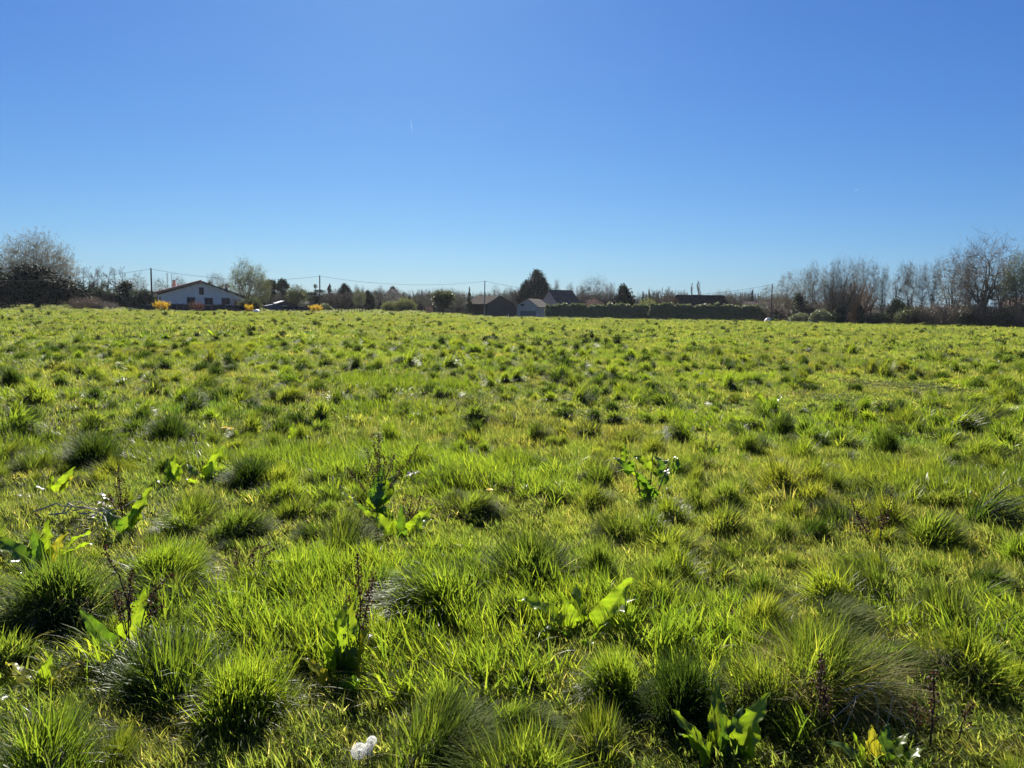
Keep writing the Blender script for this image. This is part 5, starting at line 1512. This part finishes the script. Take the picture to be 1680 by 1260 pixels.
def leafmat(name, a, b, c, t, tc, rough=.32, spec=.5):
    M[name] = leafy(name, [(0, a), (.5, b), (1, c)], trans=t, tcol=tc, rough=rough, spec=spec, world_noise=[(14, .5, .75, (.16, .15, .02), .4)])
leafmat('dock', (.085, .14, .015), (.13, .19, .02), (.19, .25, .04), .65, (2.1, 2.1, .6))
leafmat('dock_dark', (.04, .08, .014), (.06, .11, .018), (.09, .14, .025), .5, (2.0, 2.1, .6))
leafmat('dock_yellow', (.16, .18, .02), (.22, .22, .03), (.28, .25, .04), .6, (1.8, 1.7, .6))
leafmat('dock_red', (.16, .10, .025), (.22, .15, .03), (.24, .19, .04), .5, (1.6, 1.4, .6))
leafmat('dry_leaf', (.42, .38, .33), (.55, .52, .47), (.68, .65, .6), .25, (1.1, 1.1, 1.0), .3, .8)  # dead litter colour; near-white also stands for sun glare on dock leaves
LM = {}
def get_leaf(kind, v):
    k = (kind, v)
    if k not in LM:
        dr = (.25, .8, 1.35, 1.75)[v % 4] + (.3 if v >= 4 else 0)
        wd = .05 if kind != 'dry_leaf' else .035
        LM[k] = leaf_mesh(v * 13 + len(kind), .30, wd, dr,   .22, .008 if kind != 'dry_leaf' else .022, M[kind], None)
    return LM[k]

def dock(px, py, size, label, leaves, cat='dock plant', spread=.05):
    """leaves: (azimuth deg [0=right, 90=away, 270=towards viewer], length factor, kind, droop variant, roll)"""
    p = ground_at(px, py)
    R = empty('dock_plant', p - Vector((0, 0, .02)), 0, label, cat, 'broad-leaved docks growing in the grass')
    rg = random.Random(int(px * 7 + py))
    for (az, ln, kind, dv) in leaves:
        dv += 4 * rg.randint(0, 2)
        o = mesh_obj('leaf', get_leaf(kind, dv), R)
        a = math.radians(az - 90)
        o.rotation_euler = Euler((rg.uniform(-.35, .1), rg.uniform(-.45, .45), a + rg.uniform(-.2, .2)), 'XYZ')
        s = size * (.88 if p.y < 4.6 else .98) * ln / .30
        o.scale = (s * rg.uniform(.85, 1.1), s, s)
        o.location = (math.cos(math.radians(az)) * spread, math.sin(math.radians(az)) * spread, 0)
    return R
d, k_, y_, r_ = 'dock', 'dock_dark', 'dock_yellow', 'dock_red'
dock(562, 1135, .44, 'tall dock with bright lit-through leaves at the foot of the straight dead stalk',
     [(105, 1.0, d, 0), (70, .95, d, 0), (140, .9, d, 0), (85, .8, k_, 0), (270, .6, k_, 1), (30, .7, y_, 0), (175, .6, y_, 1), (320, .4, d, 2), (120, .75, d, 0)])
dock(955, 1055, .42, 'dock with two lit-up leaves spread left and right, right of centre in the foreground',
     [(155, 1.0, d, 1), (50, 1.05, d, 0), (75, .8, d, 0), (15, .95, d, 1), (110, .7, d, 0), (280, .5, k_, 2), (200, .6, k_, 2), (340, .5, k_, 1)])
dock(655, 893, .36, 'fan-shaped bright dock below the dock with dead stalks, near the centre',
     [(100, .9, d, 0), (160, 1.0, d, 1), (50, 1.0, d, 0), (80, .8, k_, 0), (25, .8, d, 1), (270, .6, k_, 1), (200, .5, r_, 2)])
dock(612, 850, .42, 'dark upright dock among brown dead stalks, near the centre',
     [(95, 1.0, k_, 0), (75, .95, d, 0), (120, .9, d, 0), (60, .8, k_, 0), (175, .7, d, 1), (290, .6, k_, 1), (250, .6, k_, 1)])
rg_ = random.Random(8)
DK = dock(1062, 832, .26, 'tall many-leaved dark green dock right of centre',
     [(rg_.uniform(0, 360), rg_.uniform(.6, 1.05), (k_, d, k_)[i % 3], rg_.choice((0, 0, 1, 2))) for i in range(26)], spread=.04)
for i, o in enumerate(DK.children):                     # leaves stand at different heights on erect stems
    q = (i % 5, i // 5)
    sx = (-.16, -.06, .04, .13, .2)[q[0]]; hz_ = q[1] * .075
    o.location = (sx * (.4 + hz_ * 2.2) + rg_.uniform(-.03, .03), rg_.uniform(-.06, .06), hz_)
MB().tube([(-.04, 0, 0), (-.08, 0, .2), (-.14, 0, .42)], [.007, .006, .004], 6).tube([(0, 0, 0), (.02, 0, .22), (.03, 0, .46)], [.007, .006, .004], 6).tube([(.04, 0, 0), (.1, 0, .2), (.17, 0, .4)], [.007, .006, .004], 6).build('stem', noisy('dock_stem', (.06, .09, .03), (.12, .1, .05), 8, .6), DK)
dock(68, 945, .40, 'low dock with spread bright leaves near the left edge, by a white leaf',
     [(70, 1.0, d, 0), (40, 1.0, d, 1), (15, .9, d, 1), (165, 1.0, k_, 1), (190, 1.0, d, 2), (110, .9, k_, 0), (90, .8, y_, 0), (280, .6, k_, 2), (230, .6, k_, 2)])
dock(58, 1145, .27, 'small dock with a yellowish leaf and white torn leaves, lower left',
     [(165, 1.0, y_, 2), (100, .7, d, 0), (20, .9, y_, 2), (60, .7, k_, 1), (240, .6, k_, 2), (130, .4, 'dry_leaf', 1), (50, .4, 'dry_leaf', 1)])
dock(198, 880, .38, 'dock with one bright upright leaf beside dark dead stalks, left',
     [(55, 1.0, d, 0), (95, .7, k_, 0), (140, .8, k_, 1), (20, .7, k_, 1), (200, .7, d, 2), (290, .6, k_, 1), (250, .6, k_, 1)])
dock(82, 825, .34, 'small pale dock above the leaf litter at the left',
     [(85, 1.0, d, 0), (130, .8, d, 0), (20, .8, y_, 1), (160, .7, d, 1), (300, .5, k_, 1)])
dock(332, 800, .36, 'wide bright dock left of the large grey-green tussock',
     [(110, 1.0, d, 0), (75, 1.2, d, 0), (40, .8, d, 1), (60, .9, d, 0), (150, .8, k_, 0), (270, .7, d, 1), (10, .7, k_, 1)])
dock(283, 800, .32, 'thinner bright dock just left of the wide one',
     [(95, 1.0, d, 0), (70, .9, d, 0), (140, .8, d, 0), (120, .9, k_, 0), (250, .6, k_, 1)])
dock(1200, 1275, .33, 'big-leaved bright dock at the bottom edge, right of centre',
     [(135, .9, d, 0), (95, 1.05, d, 0), (40, 1.05, d, 0), (60, .8, k_, 0), (170, .7, k_, 1), (20, .8, d, 1), (110, .7, k_, 0)])
dock(1450, 1275, .24, 'dock with a reddish yellow leaf at the bottom edge, lower right',
     [(150, 1.0, k_, 1), (110, .6, r_, 1), (80, .75, y_, 0), (40, .8, d, 1), (15, .8, d, 1), (130, .8, d, 0), (60, .8, k_, 0)])
dock(1166, 765, .30, 'little dock with two leaves beside a red-brown stalk, right of centre',
     [(110, .8, d, 0), (50, .9, d, 0), (85, .8, k_, 0), (160, .6, d, 1)])
dock(482, 735, .34, 'tiny dock with a single raised leaf, left of centre', [(80, 1.0, d, 0), (130, .6, d, 1), (40, .6, k_, 1)])
dock(1262, 676, .45, 'small cluster of dock leaves on the brownish bare patch, right of centre', [(90, .9, d, 0), (40, .9, d, 0), (140, .8, d, 0), (10, .8, k_, 1), (170, .8, k_, 1), (110, .8, k_, 0)])
dock(200, 1090, .40, 'dock with one ribbed dark leaf behind the tall left dead stalk', [(115, 1.0, d, 0), (130, .9, k_, 0), (60, .6, k_, 0), (280, .5, k_, 1)])
dock(1450, 905, .22, 'small yellow-leaved dock under the two brown stalks on the right', [(120, .9, y_, 0), (70, .8, y_, 1), (20, .7, d, 1), (160, .7, d, 1)])

M['seed'] = leafy('dock_seed', [(0, (.03, .014, .01)), (.6, (.065, .028, .018)), (1, (.12, .055, .03))], trans=.2, tcol=(1.4, 1, .8), rough=.7)
M['stalk'] = noisy('dead_stalk', (.05, .03, .02), (.11, .07, .045), 12, .8, .3)
def dead_stalk(px, py, label, branches, size=1.0, name='dead_stalk'):
    """branches: list of [(x, z) ...] polylines in metres in the photo plane (x right, z up); seeds along the upper part"""
    p = ground_at(px, py); rg = random.Random(int(px + 3 * py)); rng = np.random.default_rng(int(px + py))
    R = empty(name, p, 0, label, 'dead dock stalk', 'dead brown dock stalks')
    st = MB(); SP = []; 
    for bi, (pts, s0) in enumerate(branches):
        yd = rg.uniform(-.12, .12) if bi else 0
        P = []
        for i in range(len(pts) - 1):
            for t in np.linspace(0, 1, 5, endpoint=False):
                x = pts[i][0] * (1 - t) + pts[i + 1][0] * t; z = pts[i][1] * (1 - t) + pts[i + 1][1] * t
                P.append(Vector((x * size + rg.uniform(-.003, .003), yd * z * size + rg.uniform(-.003, .003), z * size)))
        P.append(Vector((pts[-1][0] * size, yd * pts[-1][1] * size, pts[-1][1] * size)))
        n = len(P)
        st.tube(P, [.0042 * (1 - .65 * i / n) * (1 if bi == 0 else .75) for i in range(n)], 5)
        tot = 0
        for i in range(n - 1):
            f = i / n
            if f < s0: continue
            L = (P[i + 1] - P[i]).length
            nw = max(1, int(L / .012))
            for w_ in range(nw):
                c = P[i].lerp(P[i + 1], (w_ + .5) / nw)
                rr_ = .0125 * (1.25 - .8 * f) * rg.uniform(.5, 1.5)
                m_ = 11
                SP.append(np.array(c) + rng.normal(0, 1, (m_, 3)) * np.array([rr_, rr_, .003]))
    st.build('stalk', M['stalk'], R)
    SP = np.vstack(SP)
    cv, ct, ca = cards(rng, SP, .0085, 0, 1.2)
    mesh_obj('seed_heads', np_mesh('seed_heads', cv, None, ct, [M['seed']], attrs={'v': ca}), R)
def mpp(px, py):      # metres per photo pixel at that foot
    p = ground_at(px, py); return (p - cam.location).length / FPX
def stalk_px(px, py, label, branches):
    k = mpp(px, py)
    dead_stalk(px, py, label, [([((x - px) * k, (py - y) * k) for x, y in pts], s0) for pts, s0 in branches])
stalk_px(590, 1098, 'tall straight dead stalk above the bright dock, left of centre in the foreground',
  [([(590, 1098), (592, 1010), (588, 920)], .15), ([(591, 1050), (602, 1000), (611, 955)], .3), ([(590, 1060), (578, 1010), (572, 985)], .3), ([(591, 1060), (600, 1030), (598, 1005)], .2), ([(590, 1070), (583, 1030), (584, 1010)], .2)])
stalk_px(215, 1105, 'large branching dead stalk with a hooked tip, lower left',
  [([(215, 1105), (214, 1030), (218, 985), (222, 955)], .3), ([(216, 1010), (205, 965), (192, 945), (187, 922)], .45), ([(213, 1060), (203, 1030), (195, 990)], .3), ([(214, 1080), (232, 1050), (246, 1020), (265, 1002)], .25),
   ([(214, 1060), (207, 1015), (200, 985)], .3), ([(222, 1070), (232, 1020), (250, 985), (268, 968)], .35), ([(215, 1040), (216, 1000), (214, 970)], .3)])
stalk_px(400, 975, 'branching dead stalk in the lush grass, left foreground',
  [([(400, 975), (397, 940), (388, 905)], .4), ([(398, 950), (410, 920), (420, 905), (436, 900)], .3), ([(400, 965), (425, 940), (432, 915), (448, 903)], .3), ([(398, 965), (392, 940), (387, 925)], .3), ([(402, 960), (416, 935), (414, 915)], .3), ([(402, 970), (430, 950), (440, 925)], .3)])
stalk_px(278, 1142, 'single dead stalk leaning right in the lower left grass', [([(278, 1142), (292, 1118), (304, 1100), (317, 1083)], .1), ([(284, 1132), (296, 1125), (305, 1120)], .3)])
stalk_px(150, 1118, 'curled dead stalk near the small dock, lower left', [([(160, 1118), (152, 1098), (138, 1092), (120, 1098)], .1), ([(158, 1112), (162, 1100), (158, 1090)], .2)])
stalk_px(205, 868, 'stiff dead stalks beside the dock with one upright leaf', [([(205, 868), (200, 820), (199, 778)], .2), ([(204, 850), (208, 815), (206, 795)], .2), ([(203, 850), (196, 820), (193, 800)], .2), ([(204, 855), (190, 830), (186, 815)], .3)])
stalk_px(618, 840, 'spreading bunch of brown dead stalks behind the dark upright dock',
  [([(618, 840), (622, 780), (622, 715)], .2), ([(616, 830), (590, 795), (570, 770)], .2), ([(620, 830), (645, 790), (660, 765)], .25), ([(618, 820), (612, 770), (604, 735)], .2), ([(622, 820), (640, 770), (648, 745)], .2),
   ([(620, 825), (628, 780), (632, 750)], .2), ([(617, 825), (604, 790), (600, 765)], .2), ([(648, 790), (668, 760), (682, 733)], .3), ([(620, 800), (618, 760), (612, 730)], .1)])
stalk_px(668, 868, 'short brown stalks right of the fan-shaped dock', [([(668, 868), (672, 835), (676, 812)], .2), ([(668, 860), (682, 840), (690, 815)], .2), ([(668, 860), (662, 835), (664, 815)], .2)])
stalk_px(840, 828, 'lone reddish stalk beside the second shining pale leaf', [([(840, 828), (841, 800), (842, 772)], .25), ([(840, 820), (832, 808), (828, 800)], .2)])
stalk_px(1432, 905, 'pair of open brown stalks in the right foreground',
  [([(1432, 905), (1418, 870), (1402, 845), (1396, 828)], .25), ([(1436, 905), (1448, 865), (1456, 835), (1458, 812)], .25), ([(1424, 890), (1412, 870), (1398, 858)], .2), ([(1440, 890), (1440, 860), (1436, 840)], .25), ([(1428, 895), (1424, 870), (1420, 855)], .2)])
stalk_px(1160, 758, 'short red-brown stalk behind the little two-leaved dock', [([(1160, 758), (1158, 735), (1157, 712)], .2), ([(1160, 750), (1166, 732), (1168, 722)], .2)])
stalk_px(305, 745, 'thin leaning stalk behind the left group of docks', [([(305, 745), (312, 725), (317, 705)], .3), ([(307, 742), (320, 728), (324, 718)], .3)])
stalk_px(213, 750, 'thin bent stalk behind the tall shaded tussock', [([(213, 750), (208, 732), (196, 720)], .2)])
stalk_px(1340, 1205, 'upright black stalk in the half-dead tussock, bottom right', [([(1340, 1205), (1342, 1140), (1341, 1088)], .15), ([(1341, 1180), (1346, 1150), (1344, 1135)], .2)])
stalk_px(1525, 1235, 'dark stalks at the bottom right, nearest the corner', [([(1525, 1235), (1526, 1170), (1522, 1122)], .2), ([(1560, 1215), (1565, 1180), (1572, 1160)], .2), ([(1505, 1225), (1504, 1190), (1500, 1165)], .3)])

# dock leaves with sun glare put in as white colour, and bleached litter
def litter(px, py, items, label, group=None, name='glare_leaf', cat='dead leaf', z=.06):
    p = ground_at(px, py); R = None
    k = mpp(px, py)
    for i, (dx, dy, L, az, dv) in enumerate(items):
        q = ground_at(px + dx, py + dy)
        if len(items) == 1:
            o = mesh_obj(name, get_leaf('dry_leaf', dv), None); tag(o, label, cat, group)
            o.location = (q.x, q.y, q.z + z)
        else:
            if R is None: R = empty(name, p, 0, label, cat, group)
            o = mesh_obj('leaf', get_leaf('dry_leaf', dv), R)
            o.location = (q.x - p.x, q.y - p.y, q.z - p.z + z)
        s = L * k / .26
        o.scale = (s, s, s * .5)
        o.rotation_euler = Euler((math.radians(-52), math.radians(15), math.radians(az - 90)), 'XYZ')
litter(662, 808, [(0, 0, 42, 12, 0)], 'narrow dock leaf coloured white for its sun glare, near the centre of the field', z=.14)
litter(853, 824, [(0, 0, 34, 42, 0)], 'narrow dock leaf coloured white for its sun glare, beside the lone reddish stalk', z=.10)
litter(165, 850, [(-8, -22, 32, 20, 2), (2, -14, 24, 70, 3), (-4, -5, 28, 100, 2), (4, 6, 30, -20, 3), (-6, 14, 24, 160, 2), (8, 0, 20, 60, 1), (60, 14, 22, 170, 1), (-14, 4, 18, 90, 2)],
       'scatter of torn white dead leaves left of the dead-stalked dock', name='dead_leaves', cat='dead leaves', z=.08)
litter(45, 945, [(0, 0, 26, -20, 3), (6, 6, 22, 120, 2), (-4, 4, 20, 30, 3)], 'crumpled white leaf under the low dock at the left edge', name='dead_leaves', cat='dead leaves', z=.06)
litter(28, 826, [(0, 0, 28, -10, 2), (14, 4, 20, 20, 3)], 'pale dead leaf lying at the left edge', name='dead_leaves', cat='dead leaves', z=.07)
litter(365, 785, [(0, 0, 16, 20, 2), (-42, -2, 14, 170, 2), (-10, 6, 12, 60, 3)], 'white leaf scraps put in for the sun glints under the wide bright dock', name='dead_leaves', cat='dead leaves', z=.08)  # sun glints on dock leaves, put in as near-white scraps
litter(1445, 1062, [(0, -4, 26, 30, 2), (-12, -12, 24, 150, 3), (10, 2, 26, 80, 3), (-4, 8, 30, 10, 2), (14, 12, 22, 200, 3), (-18, 4, 20, 70, 3), (4, -18, 22, 20, 2), (50, -8, 22, 160, 3), (66, -16, 20, 30, 3), (24, 2, 18, 100, 2)],
       'bleached curled litter on a bare hollow, lower right', name='dead_leaves', cat='dead leaves', z=.03)
litter(1136, 1080, [(0, 0, 26, 80, 1), (4, 6, 20, 120, 2), (-4, -2, 18, 40, 3)], 'whitish crumpled leaf in the right foreground', name='dead_leaves', cat='dead leaves', z=.08)
litter(604, 1090, [(0, 0, 26, 80, 1), (2, -4, 18, 60, 2)], 'white withered leaf at the foot of the tall straight stalk', name='dead_leaves', cat='dead leaves', z=.12)
litter(1258, 668, [(0, 0, 12, 40, 2), (5, 1, 9, 100, 3)], 'white scrap on the ground far right of the pointed tussock', name='dead_leaves', cat='dead leaves', z=.05)
litter(1375, 672, [(0, 0, 12, 50, 2), (4, 2, 9, 120, 3)], 'white scrap beside the dark tussock at the right middle distance', name='dead_leaves', cat='dead leaves', z=.05)
litter(640, 1150, [(-10, -4, 16, 30, 2), (0, 4, 18, 160, 3), (10, -2, 14, 80, 3), (-16, 6, 16, 100, 3), (14, 6, 14, 200, 2)], 'brownish dry litter right of the bright tall dock', name='dead_leaves', cat='dead leaves', z=.02)

# fallen straw twigs at the left
p = ground_at(140, 868); k = mpp(140, 868)
m = MB()
rg = random.Random(4)
for (x0, y0, x1, y1) in ((60, 868, 150, 862), (80, 880, 165, 864), (120, 864, 175, 872), (150, 876, 250, 856), (110, 858, 205, 880), (95, 872, 155, 856), (130, 868, 180, 892)):
    a = ground_at(x0, y0) - p; b = ground_at(x1, y1) - p
    pts = [a.lerp(b, t) + Vector((rg.uniform(-.01, .01), rg.uniform(-.02, .02), .13 + rg.uniform(-.02, .03) + .03 * math.sin(t * 3))) for t in np.linspace(0, 1, 7)]
    m.tube(pts, [.006 * (1 - .6 * i / 7) for i in range(7)], 5)
M['pale_twig'] = noisy('pale_twig', (.34, .29, .2), (.5, .44, .32), 9, .7)
o = m.build('fallen_stalks', M['pale_twig'], None, p); tag(o, 'pale fallen stalks lying across the grass at the left', 'dead stalks')
p = ground_at(1395, 1185); m = MB()
for (x0, z0, x1, z1) in ((-.16, .10, .0, .24), (.0, .25, .15, .06), (-.02, .24, .03, -.02), (-.12, .22, .12, .24), (.03, .15, .16, .02), (.06, .2, .02, -.05), (-.07, .2, -.12, .02)):
    pts = [Vector((x0 + (x1 - x0) * t + rg.uniform(-.006, .006), -.17 - .02 * math.sin(t * 3), z0 + (z1 - z0) * t + .03 * math.sin(t * 3.1))) for t in np.linspace(0, 1, 7)]
    m.tube(pts, .0011, 4)
o = m.build('dry_stalks', M['pale_twig'], None, p); tag(o, 'crossed pale dry stalks hanging in front of the half-dead tussock', 'dead stalks')

# dandelions
M['fluff'] = leafy('seed_fluff', [(0, (.93, .93, .91)), (1, (.95, .95, .93))], trans=.8, tcol=(1.05, 1.05, 1.05), rough=.9, spec=.1)
M['green_stem'] = noisy('green_stem', (.12, .16, .05), (.2, .2, .1), 10, .6)
M['dandy'] = leafy('dandelion_petals', [(0, (.75, .5, .01)), (1, (.85, .62, .02))], trans=.35, tcol=(1.1, 1.1, .5))
def clock(px, py, rpx, foot_dy, label, seed):
    g = ground_at(px, py + foot_dy); D = (g - cam.location).length
    dd = ray(px, py); t = g.y / dd.y; c = Vector((0, 0, EYE)) + dd * t
    r = rpx * t / FPX; rng = np.random.default_rng(seed)
    R = empty('dandelion_clock', g, 0, label, 'dandelion', 'white dandelion seed heads')
    c = c - g
    MB().tube([(0, 0, -.02), (c.x * .4, c.y * .4, c.z * .5), (c.x, c.y, c.z)], [.003, .0025, .0022], 6).build('stem', M['green_stem'], R)
    n = 110
    i = np.arange(n) + .5; ph = np.arccos(1 - 2 * i / n); th = math.pi * (1 + 5 ** .5) * i
    d = np.stack([np.cos(th) * np.sin(ph), np.sin(th) * np.sin(ph), np.cos(ph)], 1)
    C = np.array(c)
    V, Q = tube_np(np.repeat(C[None], n, 0) + d * r * .12, C + d * r * .8, np.full(n, .00022), np.full(n, .00022), 3)
    e0 = []; e1 = []
    for k in range(n):
        a = np.cross(d[k], [0, 0, 1.0]); a /= (np.linalg.norm(a) or 1); b = np.cross(d[k], a)
        for q in range(9):
            an = q * 2 * math.pi / 9 + rng.uniform(-.2, .2)
            e0.append(C + d[k] * r * .8); e1.append(C + d[k] * r * rng.uniform(.93, 1.05) + (a * math.cos(an) + b * math.sin(an)) * r * .17)
    V2, Q2 = tube_np(e0, e1, np.full(len(e0), .0003), np.full(len(e0), .0002), 3)
    V3, T3, _ = cards(rng, C + rng.normal(0, 1, (60, 3)) * r * .1, r * .12)
    me = np_mesh('seed_head', np.vstack([V, V2, V3]), np.vstack([Q, Q2 + len(V)]), T3 + len(V) + len(V2), [M['fluff']], attrs={'v': np.full(len(V) + len(V2) + len(V3), .5)})
    mesh_obj('seed_head', me, R)
clock(589, 1232, 11.5, 55, 'larger dandelion clock at the bottom, left one of three', 1)
clock(603, 1229, 8.5, 55, 'dandelion clock squeezed between two others at the bottom', 3)
clock(610, 1216, 7.5, 60, 'small open dandelion clock at the bottom, right one of three', 2)
def dandelion(px, py, rpx, label):
    g = ground_at(px, py + 14); k = mpp(px, py + 14); r = rpx * k; h = 14 * k
    R = empty('dandelion_flower', g, 0, label, 'dandelion', 'yellow dandelion flowers')
    MB().tube([(0, 0, -.02), (0, 0, h)], [.003, .0025], 6).build('stem', M['green_stem'], R)
    V = []; T = []
    rg = random.Random(int(px))
    for ring, (n, rr_, up) in enumerate(((20, 1.0, .12), (16, .75, .35), (10, .45, .6))):
        for i in range(n):
            a = 2 * math.pi * (i + ring * .4) / n + rg.uniform(-.05, .05); w = .13
            k0 = len(V)
            V += [(0, 0, h), (math.cos(a - w) * rr_ * r, math.sin(a - w) * rr_ * r, h + up * r), (math.cos(a) * rr_ * r * 1.08, math.sin(a) * rr_ * r * 1.08, h + up * r), (math.cos(a + w) * rr_ * r, math.sin(a + w) * rr_ * r, h + up * r)]
            T += [(k0, k0 + 1, k0 + 2), (k0, k0 + 2, k0 + 3)]
    mesh_obj('petals', np_mesh('petals', V, None, T, [M['dandy']], attrs={'v': [rg.random() for _ in V]}), R)
dandelion(803, 804, 5.5, 'yellow dandelion flower above the central tussock')
dandelion(369, 703, 5, 'yellow dandelion flower left of the pair of small dark tussocks, left of two')
dandelion(379, 705, 5, 'yellow dandelion flower left of the pair of small dark tussocks, right of two')

# weeds further out in the field
FW = [(238, 556, 'green dock patch in the left distance, left of two'), (275, 558, 'reddish brown dock patch in the left distance'),
      (352, 553, 'first dark dock before the red bush'), (372, 552, 'second dark dock before the red bush'), (396, 553, 'third dark dock before the red bush'),
      (200, 570, 'brownish dock at the left, beyond the blackish tussock'), (662, 560, 'lone dark dock in the distance below the pale blossom tree'), (1300, 566, 'dark dock clump in the right middle distance'), (1215, 572, 'small dark dock left of the right middle-distance clump')]
for (px, py, lab) in FW:
    rg_ = random.Random(px)
    dock(px, py, .42, lab, [(rg_.uniform(0, 360), rg_.uniform(.6, 1.1), rg_.choice((k_, k_, k_, d)), rg_.choice((0, 0, 1))) for i in range(14)], spread=.14)
    k = mpp(px, py)
    dead_stalk(px + 4, py, 'dead stalks of the ' + lab[:200], [([(0, 0), (.02, .3), (.05, .55)], .3), ([(0, 0), (-.1, .3), (-.16, .5)], .3), ([(.05, 0), (.14, .3), (.22, .45)], .3), ([(-.1, 0), (-.2, .25), (-.3, .42)], .3)], size=1.3)
# tiny white flowers, right middle distance
M['daisy'] = noisy('daisy_petals', (.75, .75, .74), (.85, .85, .84), 5, .8)
def daisy_mesh():
    V = []; T = []
    for i in range(12):
        a = i * math.pi / 6; k0 = len(V); V += [(0, 0, 0), (math.cos(a - .2) * .03, math.sin(a - .2) * .03, .008), (math.cos(a + .2) * .03, math.sin(a + .2) * .03, .008)]; T.append((k0, k0 + 1, k0 + 2))
    return np_mesh('petals', V, None, T, [M['daisy']])
dm = daisy_mesh(); sm_ = None
for fi, (px, py) in enumerate(sorted([(1504, 594), (1512, 597), (1638, 602), (1440, 602), (1298, 607), (1620, 586), (1478, 576), (1560, 615), (1600, 618), (1662, 596)])):
    q = ground_at(px, py)
    R = empty('white_flower', q, 0, ORD[fi] + ' from the left of the tiny white flowers in the right middle distance', 'flower', 'tiny white flowers in the right middle distance')
    o = mesh_obj('petals', dm, R, (0, 0, .17)); o.rotation_euler = (.9, 0, px)
    if sm_ is None: sm_ = MB().tube([(0, 0, -.02), (0, 0, .17)], .002, 5).build('stem', M['green_stem'], R).data
    else: mesh_obj('stem', sm_, R)
